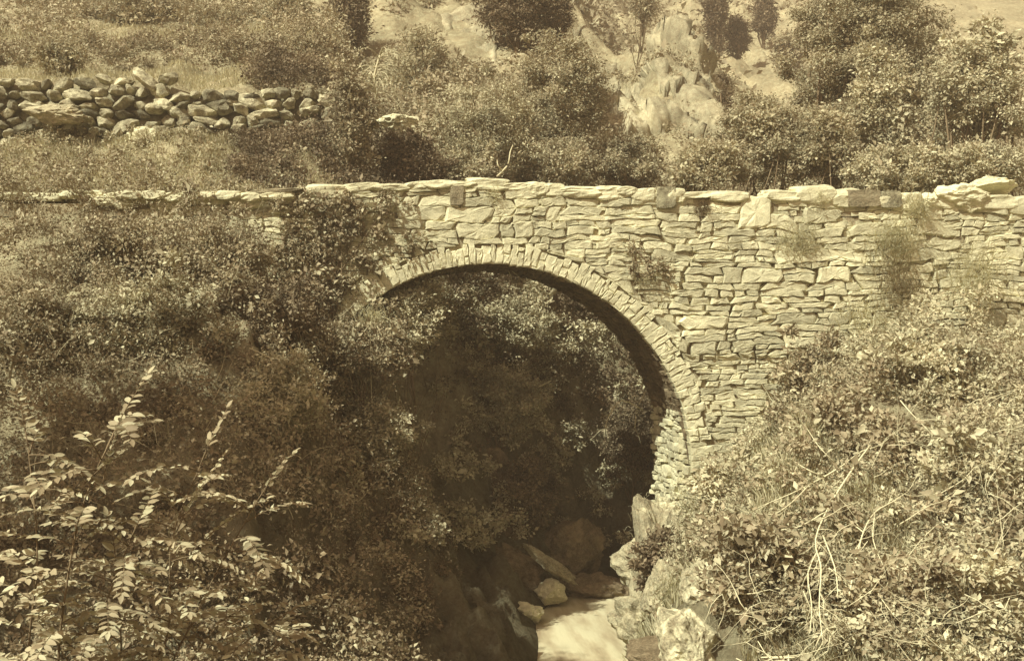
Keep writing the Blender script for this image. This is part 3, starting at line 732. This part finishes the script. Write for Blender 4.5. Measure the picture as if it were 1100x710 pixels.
# craggy rock face
def worley(u, v, seed):
    r_ = np.random.default_rng(seed); T = r_.random((64, 64, 3)); iu = np.floor(u).astype(int); iv = np.floor(v).astype(int)
    best = np.full(u.shape, 9.); val = np.zeros(u.shape); sec = np.full(u.shape, 9.)
    for a_ in (-1, 0, 1):
        for b_ in (-1, 0, 1):
            t = T[(iu+a_) & 63, (iv+b_) & 63]; dx = iu+a_+t[..., 0]-u; dy = iv+b_+t[..., 1]-v; d = np.hypot(dx, dy)
            sl = (t[..., 2]-.5)+dx*(t[..., 0]-.5)*1.8+dy*(t[..., 1]-.5)*1.8; m = d < best
            sec = np.where(m, best, np.minimum(sec, d)); val = np.where(m, sl, val); best = np.where(m, d, best)
    return val, sec-best
def crag_mesh(name, label, x0, x1, y0, y1, st, seed, amp=1.0, sink=.35):
    gx = np.arange(x0, x1, st); gy = np.arange(y0, y1, st); GX, GY = np.meshgrid(gx, gy); GZ = height(GX, GY)
    e_ = .6; nx_ = -(height(GX+e_, GY)-height(GX-e_, GY))/(2*e_); ny_ = -(height(GX, GY+e_)-height(GX, GY-e_))/(2*e_)
    N_ = unit(np.stack([nx_*.6, ny_, np.ones_like(nx_)], -1))
    u = (GX+.45*GZ); v = (GZ-.5*GX)
    w1, e1 = worley(u*.55+fbm(u, v, 1)*.5, v*.30, seed); w2, e2 = worley(u*1.5+fbm(u*2, v*2, 1)*.4, v*.8, seed+1)
    gul = np.abs(fbm(u*.45, v*.12, seed))*2
    d = amp*(w1*1.1+w2*.35+.5*fbm(u*1.5, v*1.1, 3, 5)+gul*1.0-.35)
    cxm = (gx[0]+gx[-1])/2; cym = (gy[0]+gy[-1])/2; hx = (gx[-1]-gx[0])/2; hy = (gy[-1]-gy[0])/2
    ed = np.maximum(np.abs(GX-cxm)/hx, np.abs(GY-cym)/hy)+.25*fbm(GX*.6, GY*.6, 9)
    d = d-sink-3.0*sm(.72, 1.0, ed)
    P_ = np.stack([GX, GY, GZ], -1)+N_*d[..., None]
    n1, n2 = len(gx), len(gy); id_ = np.arange(n1*n2).reshape(n2, n1)
    F_ = np.stack([id_[:-1, :-1], id_[:-1, 1:], id_[1:, 1:], id_[1:, :-1]], -1).reshape(-1, 4)
    return tag(mesh_obj(name, P_.reshape(-1, 3), F_, M['crag']), label, 'rock')
crag_mesh('crag', 'pale craggy rock face with slanting gullies rising behind the middle of the bridge', 8.6, 16.5, 43.5, 62, .10, 41, 1.0, -.1)
crag_mesh('rock_outcrop', 'broken pale rocks at the top edge between the dark conifer and the crag', 9.5, 16, 62, 74, .16, 45, .8, .1)
crag_mesh('rock_outcrop', 'rough rocky patch on the slope left of the dark conifer', 1.0, 5.2, 38, 50, .12, 47, .6, .2)
rs = np.random.default_rng(91); mb = MB()
for i in range(240):
    x_ = rs.uniform(-14, 26); y_ = rs.uniform(36, 62)
    if fbm(np.array([x_*.3]), np.array([y_*.3]), 12)[0] < .0: continue
    sz = rs.uniform(.15, .6)*(1+(y_-36)*.02); v, f = rock_verts((sz*1.5, sz, sz), rs, ICO2, 6, .15, tuple(rs.normal(0, .4, 3)))
    mb.add([tuple(p) for p in v+np.array((x_, y_, H(x_, y_)+sz*.1))], f)
tag(mb.build('scree', M['crag']), 'loose pale stones strewn over the hillside', None, None, 'stuff')
rs = np.random.default_rng(55); C = []
while len(C) < 640:
    a, b = rs.uniform(380, 715), rs.uniform(290, 585)
    if b < 501 and math.hypot(a-525, b-501) > 214: continue
    if fbm(np.array([a*.022]), np.array([b*.030]), 4.2, 3)[0] < -.01: continue
    C.append(at(a, b, min(surfY(a, b, rs.uniform(.2, .9)), 33)))
v, f = clump_leaves(np.array(C), np.full(len(C), .17), 55, rs, .085, .05)  # skylight on these sprays is put into their pale leaf colour
tag(mesh_obj('gorge_foliage', v, f, M['leaf_pale']), 'leafy sprays coloured pale as if lit, hanging in the dark arch opening', None, None, 'stuff')
# ivy over the left spandrel
rs = np.random.default_rng(77)
def facing(pxs, pys, Y, mat, name, label, cat, n, rc, L, W, seed, parent_pos=None, stems=None, droop=0):
    r_ = np.random.default_rng(seed); C = np.array([at(a, b, Y)+r_.normal(0, .06, 3) for a, b in zip(pxs, pys)])
    v, f = clump_leaves(C, rc*r_.uniform(.6, 1.3, len(C)), n, r_, L, W)
    base = at(float(np.mean(pxs)), float(np.max(pys)), Y); e = empty(name, tuple(base), label, cat)
    mesh_obj('foliage', v-base, f, M[mat], e)
    mb = MB()
    for c in C[r_.choice(len(C), min(len(C), stems or 14), replace=False)]:
        s = base+np.array((r_.normal(0, .15), .05, 0)); m = (s+c)/2+r_.normal(0, .12, 3)*(1, .2, 1)
        mb.tube([s-base, m-base, c-base], [.022, .016, .006], 5)
    mb.build('stem', M['bark'], e, smooth=True); return e
pp = []
while len(pp) < 230:
    a = rs.uniform(292, 470); b = rs.uniform(206, 345)
    lim = 1-sm(330, 470, a)*.9-sm(215, 206, b)*.0
    rr = math.hypot(a-525, b-501)
    if rr < 246 and rs.random() < .9: continue
    if rs.random() < lim*(1 if b > 216 else .4): pp.append((a, b))
facing([p[0] for p in pp], [p[1] for p in pp], 24.9, 'leaf_mid', 'ivy', 'dark ivy creeping over the left end of the bridge wall', 'ivy', 60, .16, .075, .055, 78)
pp = [(rs.uniform(672, 712), rs.uniform(262, 300)) for _ in range(22)]
facing([p[0] for p in pp], [p[1] for p in pp], 24.92, 'leaf_mid', 'wall_plant', 'scruffy plant rooted in the masonry above the right of the arch ring', 'plant', 30, .10, .07, .03, 79)

# grass tufts on the wall
def tuft(label, px, py, Y, r, n, L, seed, hang=True, mat='grass', name='grass_tuft', spread=1.0):
    r_ = np.random.default_rng(seed); c = at(px, py, Y); V = []; Fc = []; k = 0
    for i in range(int(n*.6)):
        p = np.array((r_.normal(0, r*.55), r_.normal(0, .05), r_.normal(0, r*.5)))
        d = unit(np.array((r_.normal(0, .55)*spread, -r_.uniform(.3, 1), r_.uniform(.2, 1.1)))); l = L*r_.uniform(.35, 1.0); w = .008
        q = p.copy(); side = unit(np.cross(d, (0, 0.3, 1)))
        for s in range(4):
            wd = w*(1-s/3.5); V += [q-side*wd, q+side*wd]
            q = q+d*l/4; d = unit(d+np.array((0, -.05, -.42 if hang else -.18)))
        for s in range(3): a = k+s*2; Fc.append((a, a+1, a+3, a+2))
        k += 8
    e = empty(name, tuple(c), label, 'grass'); mesh_obj('blades', np.array(V), np.array(Fc), M[mat], e)
    return e
tuft('dry grass tuft hanging on the wall under the upright slab', 858, 262, 24.95, .45, 600, .5, 201)
tuft('big hanging grass clump on the wall below the small grey block', 962, 262, 24.9, .5, 900, .7, 202)
tuft('lower half of the hanging grass below the small grey block', 965, 305, 24.85, .55, 800, .6, 203, mat='leaf_mid')
tuft('rounded grass clump sprouting beside the loose slab', 985, 225, 24.9, .35, 500, .45, 204)
tuft('tall pale grass at the far right edge below the loose slabs', 1045, 300, 24.6, .7, 800, .9, 205, hang=False)
tuft('grass hanging over the wall at the start of the right scrub', 930, 345, 24.6, .6, 700, .6, 206)
tuft('small dry grass tuft on the pier foot', 740, 545, 24.7, .5, 900, .55, 207)
tuft('pale grass flowing down the rock left of the pier foot', 700, 560, 25.0, .4, 700, .6, 208)
tuft('thick pale grass on the rock above the bottom edge', 755, 600, 24.3, .7, 1400, .7, 209)
tuft('grass fringe hanging in the bottom edge right of the boulder', 760, 670, 24.0, .8, 1600, .7, 210)
tuft('wispy grass on the masonry above the upright slab corner', 880, 215, 24.95, .2, 180, .28, 211)
tuft('wispy grass on the parapet beside the dark upright stone', 530, 212, 24.95, .18, 150, .25, 212)
tuft('sparse dry grass on the masonry right of the arch ring', 690, 300, 24.93, .3, 220, .35, 213)
tuft('dry pale stems hanging off the left haunch of the arch', 398, 352, 24.6, .35, 420, .9, 214)
tuft('dark blades added to darken a hole of the parapet masonry', 756, 224, 25.02, .2, 420, .22, 215, mat='leaf_dark', name='hole_dark')  # dark tuft added to stand for the darkness of the hole
tuft('drooping dry grass above the low rock at the bottom, right of the torrent', 725, 640, surfY(725, 640, .3), .4, 1100, .5, 216)
# terrace-edge grass (uncountable)
def grass_strip(label, fx, n, L, seed, mat='grass'):
    r_ = np.random.default_rng(seed); P = np.array([fx(r_) for _ in range(n)]); P[:, 2] = height(P[:, 0], P[:, 1])
    D = unit(np.stack([r_.normal(0, .4, n), r_.normal(-.3, .4, n), np.ones(n)], -1)); l = L*r_.uniform(.5, 1.3, n)
    v, f = leaf_geo(P, D, np.stack([r_.normal(0, .3, n), -np.ones(n), r_.normal(0, .3, n)], -1), l, np.full(n, L*.10))
    tag(mesh_obj('grass', v, f, M[mat]), label, None, None, 'stuff')
grass_strip('pale grass along the top of the terrace wall', lambda r: (r.uniform(-17, 0), r.uniform(32.4, 36), 0), 11000, .22, 301)
grass_strip('pale grass on the upper terrace edge', lambda r: (r.uniform(-19, 2), r.uniform(37.6, 43), 0), 9000, .24, 302)
grass_strip('grass on the ledge under the terrace wall', lambda r: (r.uniform(-16, 0), r.uniform(28, 31.7), 0), 12000, .25, 303)

grass_strip('pale dry grass hanging over the steep right bank beside the torrent', lambda r: (r.uniform(5.0, 8.2), r.uniform(14, 24.6), 0), 24000, .26, 304)
# ------------------------------------------------------------------ bare twigs, trunks
def branch(mb, p, d, L, r, rs, lvl, bend=.35, grav=-.05, kids=(2, 4)):
    n = 5; pts = [p]; rad = [r]
    for i in range(n):
        d = unit(d+rs.normal(0, bend/2.2, 3)+np.array((0, 0, grav))); p = p+d*L/n; pts.append(p); rad.append(r*(1-.14*(i+1)))
    mb.tube(pts, rad, 5)
    if lvl > 0:
        for k in range(rs.integers(*kids)+1):
            i = rs.integers(2, n+1); dd = unit(d+rs.normal(0, .7, 3)*np.array((1, .7, 1)))
            branch(mb, pts[i], dd, L*rs.uniform(.45, .75), rad[i]*.62, rs, lvl-1, bend, grav, kids)
def poly_branches(name, label, cat, lines, Y, r, seed, mat='twig', sub=1, sublen=.35, dy=-.0, follow=0):
    if follow: Y = surfY(*lines[0][0], follow)
    r_ = np.random.default_rng(seed); base = at(*lines[0][0], Y); e = empty(name, tuple(base), label, cat); mb = MB()
    for ln in lines:
        y = 0; P = []
        for i, (a, b) in enumerate(ln):
            y += r_.normal(0, .10)
            if follow: Y = surfY(a, b, follow)
            P.append(at(a, b, Y+y+dy*i)-base)
        P = list(smooth_line(np.array(P), 3)); n = len(P)
        rr = r*(1 if ln is lines[0] else .75)
        mb.tube(P, [rr*(1-.65*i/n) for i in range(n)], 6)
        if sub:
            for k in range(int(n*.9)):
                i = r_.integers(n//4, n); t = unit(P[min(i+1, n-1)]-P[i-1]+r_.normal(0, .5, 3)*np.linalg.norm(P[min(i+1, n-1)]-P[i-1])*1.6)
                branch(mb, P[i], t, sublen*r_.uniform(.5, 1.3), rr*.35, r_, sub-1)
    mb.build('branches', M[mat], e, smooth=True); return e
poly_branches('bare_branch', 'pale bare branch forking down the scrub in the lower right middle', 'branch', [[(935, 478), (915, 505), (890, 545), (876, 580), (882, 610), (880, 650), (884, 690)], [(884, 575), (897, 610), (900, 640)], [(882, 585), (868, 615), (872, 650), (870, 680)], [(893, 545), (860, 565), (830, 570), (800, 575)]], 19.0, .016, 401, sub=2, sublen=.4, follow=1.15)
poly_branches('bare_branch', 'pale bare branch right of the forked one, rising from the bottom', 'branch', [[(912, 640), (920, 600), (928, 570), (940, 550), (960, 538), (975, 528)], [(928, 572), (910, 560), (880, 556)], [(940, 552), (938, 580), (950, 610)], [(922, 600), (945, 640), (960, 660)]], 18.8, .014, 402, sub=2, sublen=.4, follow=1.15)
poly_branches('bare_branch', 'tangle of pale twigs spreading left above the forked branch', 'branch', [[(905, 500), (880, 515), (850, 530), (815, 545), (790, 560)], [(885, 512), (860, 500), (835, 480), (815, 455)], [(870, 520), (850, 540), (830, 552), (805, 550)], [(900, 500), (880, 480), (868, 462), (855, 445)], [(905, 500), (925, 485), (945, 478), (960, 466)]], 19.4, .013, 403, sub=2, sublen=.45, follow=1.15)
poly_branches('bare_branch', 'thin straight bare stem high in the right scrub', 'branch', [[(967, 430), (980, 445), (1000, 465)]], 19.5, .012, 404, sub=0, follow=1.15)
poly_branches('bare_branch', 'arching pale stem at the right edge of the scrub', 'branch', [[(960, 660), (964, 620), (985, 585), (1010, 560)], [(1010, 530), (1035, 515), (1050, 500), (1055, 520)], [(1035, 515), (1040, 490), (1048, 478)]], 18.5, .011, 405, sub=1, follow=1.15)
poly_branches('bare_branch', 'curved bare branch against the dark gorge at the pier', 'branch', [[(690, 440), (668, 430), (655, 445), (650, 460)], [(694, 420), (684, 440), (682, 460)]], 27.4, .02, 406, mat='palebark', sub=1)
poly_branches('bare_branch', 'thin pale twig hanging under the arch crown', 'branch', [[(545, 288), (549, 298), (551, 308)], [(548, 290), (556, 296), (562, 302)]], 26.6, .012, 407, sub=0)
poly_branches('bare_branch', 'short pale stick lying in the gorge foliage', 'branch', [[(578, 416), (586, 412), (592, 409)]], 29.5, .025, 408, sub=0)
poly_branches('bare_branch', 'crooked dead stick poking up over the parapet crest', 'branch', [[(534, 190), (540, 184), (546, 176), (548, 164), (551, 156)], [(540, 184), (535, 178), (534, 172)]], 26.0, .028, 409, mat='palebark', sub=0)
poly_branches('dry_stems', 'dry pale stems hanging into the ravine under the left haunch', 'stems', [[(398, 345), (398, 380), (399, 420), (401, 450)], [(385, 350), (392, 385), (395, 410)], [(405, 350), (412, 365), (420, 380)], [(400, 348), (375, 355), (352, 362)], [(396, 350), (380, 372), (374, 395)], [(410, 340), (430, 350), (436, 370)]], 24.3, .010, 410, sub=1, sublen=.3)
r_ = np.random.default_rng(66); mb = MB()
for i in range(210):
    a, b = r_.uniform(765, 1090), r_.uniform(420, 720)
    if fbm(np.array([a*.012]), np.array([b*.012]), 2.2, 2)[0] < -.12: continue
    y_ = surfY(a, b, r_.uniform(.8, 1.3)); t_ = r_.uniform(0, 2*math.pi)
    branch(mb, at(a, b, y_), np.array((math.cos(t_), -.2, math.sin(t_)*.8)), r_.uniform(.5, 1.1), r_.uniform(.005, .010), r_, 3, .6, -.04, (1, 3))
tag(mb.build('twigs', M['twig'], None, True), 'tangle of fine pale bare twigs threaded through the right bank scrub', None, None, 'stuff')
mb = MB()
for i in range(150):
    a, b = r_.uniform(20, 440), r_.uniform(215, 560)
    if a > 300 and b < 330: continue
    y_ = surfY(a, b, r_.uniform(.6, 1.1)); t_ = r_.uniform(0, 2*math.pi)
    branch(mb, at(a, b, min(y_, 24.6)), np.array((math.cos(t_), -.2, abs(math.sin(t_))*.9)), r_.uniform(.4, .9), r_.uniform(.004, .009), r_, 2, .4, -.05)
tag(mb.build('twigs', M['palebark'], None, True), 'thin stems and twigs showing through the left bank scrub', None, None, 'stuff')
# slim curved pale-trunked tree
e = empty('birch_tree', tuple(at(380, 155, 31)), 'slim tree with a pale curved trunk and thin drooping twigs', 'tree')
b0 = at(380, 155, 31); mb = MB(); P = smooth_line(np.array([at(*q, 31)-b0 for q in ((381, 165), (380, 145), (386, 135), (398, 122), (404, 108), (402, 92), (403, 78), (408, 60))]), 4)
mb.tube(P, [.075*(1-.7*i/len(P)) for i in range(len(P))], 8)
r_ = np.random.default_rng(9); C = []
for i in range(34):
    s = P[r_.integers(len(P)//2, len(P))]; d = unit(np.array((r_.normal(0, 1), r_.normal(0, .5), .9)))
    pts = [s]; q = s
    for k in range(7): d = unit(d+np.array((0, 0, -.33))); q = q+d*.17; pts.append(q)
    mb.tube(pts, [.016*(1-.1*k) for k in range(8)], 4); C += pts[4:]
mb.build('trunk', M['palebark'], e, smooth=True)
C = np.array(C); v, f = clump_leaves(C, np.full(len(C), .12), 16, r_, .06, .03); mesh_obj('crown', v, f, M['leaf_pale'], e)
tree('shrub', 'shrub', 'leafy bush round the foot of the pale curved trunk', 352, 70, 402, 200, 30.2, 'leaf_mid', 46, k=110, n=170, rc=.26, L=.075, parts=BF)

# ------------------------------------------------------------------ near saplings with paired leaflets (lower left)
def spray(LV, mb, p, d, L, r_, leaf=.1, droop=-.10):
    n = int(L/.052); q = p.copy(); pts = [q]; side0 = unit(np.cross(d, (0, 0, 1)))
    for i in range(n):
        d = unit(d+np.array((0, 0, droop))*.9+r_.normal(0, .03, 3)); q = q+d*(L/n); pts.append(q)
        side = unit(np.cross(d, (0, 0, 1))+.25*side0)
        if i > 1:
            for s in (-1, 1):
                LV.append((q, unit(side*s+d*.55+r_.normal(0, .12, 3)), unit(np.array((0, -.35, .9))+r_.normal(0, .45, 3)), leaf*r_.uniform(.75, 1.15)*(1-.4*i/n)))
    LV.append((q, d, np.array((0, -.2, 1.)), leaf*.7))
    mb.tube(pts, [.006*(1-.7*i/len(pts)) for i in range(len(pts))], 4)
def leaflets(LV):
    P = np.array([l[0] for l in LV]); A = np.array([l[1] for l in LV]); N = np.array([l[2] for l in LV]); L = np.array([l[3] for l in LV])[:, None]
    A = unit(A); B = unit(np.cross(N, A)); N = unit(np.cross(A, B)); W = L*.46
    prof = [(0, 0), (.2, .36), (.5, .5), (.8, .30), (1, 0)]
    mid = [P+A*L*t-N*L*.12*t*t for t, _ in prof]
    lf = [mid[i]+B*W*prof[i][1]+N*W*.12 for i in (1, 2, 3)]; rt = [mid[i]-B*W*prof[i][1]+N*W*.12 for i in (1, 2, 3)]
    v = np.stack(mid+lf+rt, 1); n = len(P); v = v.reshape(-1, 3); i = np.arange(n)*11
    # indices: mid 0-4, lf 5-7, rt 8-10
    T = [(0, 1, 5), (1, 2, 6), (1, 6, 5), (2, 3, 7), (2, 7, 6), (3, 4, 7), (0, 8, 1), (1, 9, 2), (1, 8, 9), (2, 10, 3), (2, 9, 10), (3, 10, 4)]
    f = np.concatenate([np.stack([i+a, i+b, i+c], -1) for a, b, c in T]); return v, f
def sapling(label, stems, Y, seed, nspray, leaf, extra=()):
    nspray = int(nspray*1.6); leaf *= 1.3
    r_ = np.random.default_rng(seed); base = at(stems[0][0][0], stems[0][0][1], Y); base[2] = H(base[0], Y)
    e = empty('sapling', tuple(base), label, 'sapling'); mb = MB(); LV = []
    for ln in stems:
        P = np.array([base+np.array((r_.normal(0, .1), 0, 0))]+[at(a, b, Y+r_.normal(0, .15)) for a, b in ln]); P = smooth_line(P, 8); n = len(P)
        mb.tube([p-base for p in P], [.014*(1-.75*i/n) for i in range(n)], 6)
        for k in range(nspray):
            i = int(n*.14+(n*.85)*k/nspray); i = min(i, n-2)
            a = r_.uniform(0, 2*math.pi); d = unit(np.array((math.cos(a), math.sin(a)*.7, r_.uniform(.1, .9))))
            spray(LV, mb, P[i]-base, d, r_.uniform(.3, .7), r_, leaf, droop=-.10)
        spray(LV, mb, P[-1]-base, unit(P[-1]-P[-4]), .5, r_, leaf, -.04)
    for (a, b, c, d_) in extra:
        p0 = at(a, b, Y)-base; p1 = at(c, d_, Y)-base
        spray(LV, mb, p0, unit(p1-p0+np.array((0, 0, .12))), np.linalg.norm(p1-p0), r_, leaf, -.05)
    mb.build('stems', M['bark'], e, smooth=True); v, f = leaflets(LV); mesh_obj('leaves', v, f, M['leaf_ash'], e); print('sapling leaves', len(LV))
sapling('leafy ash sapling arching up at the near lower left edge', [[(60, 760), (70, 640), (90, 540), (125, 460)], [(30, 760), (40, 600), (30, 480)], [(90, 760), (110, 660), (140, 580)]], 8.6, 501, 17, .10, [(110, 520, 128, 446), (90, 520, 150, 470), (60, 560, 150, 560)])
sapling('ash sapling with the tallest upright leafy shoot, lower left', [[(150, 780), (180, 680), (185, 580), (215, 500)], [(170, 780), (210, 660), (275, 540)], [(120, 780), (130, 700), (125, 620)]], 9.0, 502, 17, .10, [(190, 570, 236, 488), (200, 600, 282, 530), (200, 560, 160, 520)])
sapling('low ash sapling reaching right at the bottom edge', [[(200, 790), (230, 720), (290, 670)], [(180, 790), (200, 720), (250, 650)], [(100, 790), (90, 740), (60, 690)], [(240, 790), (270, 730), (300, 690)]], 9.4, 503, 13, .095, [(230, 690, 308, 650), (240, 720, 312, 690)])

# broadleaf clumps on right bank
for (b, lab, sd, mt) in (((826, 360, 930, 470, 22.5), 'dark leaved bush against the wall at the top of the right bank', 601, 'leaf_mid'), ((930, 360, 1070, 460, 21.5), 'pale tangled bush high on the right bank', 602, 'leaf_pale'), ((880, 430, 1000, 540, 20.0), 'leafy bush in the middle of the right bank', 603, 'leaf_mid'), ((990, 450, 1110, 600, 19.0), 'pale bush at the right edge halfway down the bank', 604, 'leaf_pale'), ((770, 560, 880, 690, 20.0), 'broad leaved bush at the bottom left of the right bank', 605, 'leaf_mid'), ((900, 590, 1010, 730, 18.0), 'bush at the bottom edge behind the bare branches', 606, 'leaf_mid'), ((1000, 600, 1110, 740, 17.5), 'bush in the bottom right corner of the scene', 607, 'leaf_pale'), ((750, 480, 830, 580, 22.5), 'twiggy bush at the foot of the pier', 608, 'leaf_pale'), ((692, 560, 736, 670, 24.4), 'small dark leaved shrub growing on the rocks right of the torrent', 609, 'leaf_dark')):
    b = (*b[:4], min(surfY((b[0]+b[2])/2, (b[1]+b[3])/2, .35), 24.4))
    tree('shrub', 'shrub', lab, *b, mt, sd, k=80, n=150, rc=.22, L=.095, W=.05, parts=BF, inner=.3, lob=.4, depth=.7, trunk=.025)
# left bank bushes
for (b, lab, sd, mt) in (((60, 225, 190, 330, 23), 'rounded bush just under the path at the left', 621, 'leaf_mid'), ((180, 230, 290, 330, 23), 'bush under the path next to the ivy', 622, 'leaf_mid'), ((70, 290, 240, 420, 21), 'large sunlit bush in the middle of the left bank', 623, 'leaf_pale'), ((-20, 300, 90, 430, 20), 'bush at the left edge of the left bank', 624, 'leaf_mid'), ((235, 380, 350, 480, 21.5), 'small leaved bush leaning out over the dark ravine', 625, 'leaf_pale'), ((330, 330, 440, 420, 23.8), 'sunlit bush under the left haunch of the arch', 626, 'leaf_mid'), ((350, 420, 450, 510, 23.2), 'pale trailing bush below the hanging dry stems', 627, 'leaf_pale'), ((230, 300, 330, 390, 23), 'shaded bush between the ivy and the sunlit bush', 628, 'leaf_gorge'), ((405, 300, 470, 390, 25.6), 'pale flowering bush seen through the left of the arch', 629, 'leaf_pale'), ((470, 385, 600, 480, 28.6), 'bush in the middle of the dark arch opening', 630, 'leaf_pale'), ((470, 300, 600, 390, 29.2), 'bush under the middle of the arch crown', 631, 'leaf_pale'), ((640, 400, 716, 520, 28.6), 'wispy bush beside the pier inside the arch', 632, 'leaf_gorge'), ((535, 490, 600, 560, 28.6), 'small trailing plant on the wet rock face under the arch', 633, 'leaf_gorge')):  # middle arch bushes: pale leaf colour stands in for light on them
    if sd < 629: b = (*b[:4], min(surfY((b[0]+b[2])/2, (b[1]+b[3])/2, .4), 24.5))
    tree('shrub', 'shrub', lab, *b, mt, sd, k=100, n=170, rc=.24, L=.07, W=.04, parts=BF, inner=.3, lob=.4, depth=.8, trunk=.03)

# ------------------------------------------------------------------ haze
HAZE = True
if HAZE:
    v = [(x, y, z) for x in (-172, 192) for y in (-42, 292) for z in (-10, 150)]
    f = [(0, 1, 3, 2), (4, 6, 7, 5), (0, 4, 5, 1), (2, 3, 7, 6), (0, 2, 6, 4), (1, 5, 7, 3)]
    m = bpy.data.materials.new('haze'); m.use_nodes = True; nt = m.node_tree
    nt.nodes.remove(nt.nodes['Principled BSDF']); pv = nt.nodes.new('ShaderNodeVolumePrincipled')
    pv.inputs['Density'].default_value = .0021; pv.inputs['Color'].default_value = (1.0, .78, .54, 1); pv.inputs['Anisotropy'].default_value = .2
    nt.links.new(pv.outputs[0], nt.nodes['Material Output'].inputs['Volume'])
    o = mesh_obj('haze', v, f, m); tag(o, kind='stuff')

for o in list(COL.objects):
    if o.parent or 'category' not in o or 'group' in o: continue
    n = o.name.split('.')[0]; l = o['label']
    gname = None
    if n in ('shrub', 'tree', 'conifer'):
        gname = 'trees behind the bridge' if n != 'shrub' else ('shrubs behind the parapet' if o.location.y > 28.4 and o.location.z > 1 else 'bushes in the arch opening' if o.location.y > 25.2 else 'bushes on the right bank' if o.location.x > 5 else 'bushes on the left bank')
    elif n in ('rock', 'rock_slab', 'rock_face', 'stone_slab', 'stone'): gname = 'rocks beside the torrent' if o.location.z < 0 else 'loose stones around the bridge and terraces'
    elif n == 'grass_tuft': gname = 'grass tufts growing on the masonry'
    elif n == 'bare_branch': gname = 'bare branches'
    elif n == 'sapling': gname = 'ash saplings at the lower left'
    elif n == 'shade_tree': gname = 'unseen shade trees added on the near left bank'
    elif n == 'rock_outcrop': gname = 'rock outcrops on the slope'
    if gname: o['group'] = gname
# ------------------------------------------------------------------ light, camera
sd = Vector((-.68, -.55, .95)).normalized()       # towards the sun
el = math.asin(sd.z)
L = bpy.data.lights.new('sun', 'SUN'); L.energy = 4.4; L.angle = R(.5); L.color = (.96, 1, .90)
lo = bpy.data.objects.new('sun', L); COL.objects.link(lo); lo.rotation_euler = (-sd).to_track_quat('-Z', 'Y').to_euler(); lo.location = (-30, -30, 60)
w = bpy.data.worlds.new('World'); sc.world = w; w.use_nodes = True; nt = w.node_tree; bg = nt.nodes['Background']
sk = nt.nodes.new('ShaderNodeTexSky'); sk.sky_type = 'NISHITA'; sk.sun_disc = False; sk.sun_elevation = el
sk.sun_rotation = math.atan2(sd.x, sd.y); sk.dust_density = 3
bw = nt.nodes.new('ShaderNodeRGBToBW'); nt.links.new(sk.outputs[0], bw.inputs[0])
vm = nd(nt, 'ShaderNodeVectorMath', operation='SCALE'); vm.inputs[0].default_value = (1.12, .83, .66)
nt.links.new(bw.outputs[0], vm.inputs['Scale']); nt.links.new(vm.outputs[0], bg.inputs['Color']); bg.inputs['Strength'].default_value = .075
cam = bpy.data.cameras.new('camera'); co = bpy.data.objects.new('camera', cam); COL.objects.link(co); sc.camera = co
co.rotation_euler = (R(90), 0, 0); cam.sensor_width = 36; cam.lens = 36*FX/1100; cam.shift_x = (550-CX0)/1100; cam.shift_y = 0
cam.clip_end = 2000; cam.clip_start = .05
sc.view_settings.view_transform = 'Standard'; sc.view_settings.look = 'None'; sc.view_settings.exposure = 1.18; sc.view_settings.gamma = 1
sc.render.engine = 'CYCLES'
sc.cycles.max_bounces = 6; sc.cycles.volume_bounces = 0; sc.cycles.diffuse_bounces = 4; sc.cycles.transmission_bounces = 3
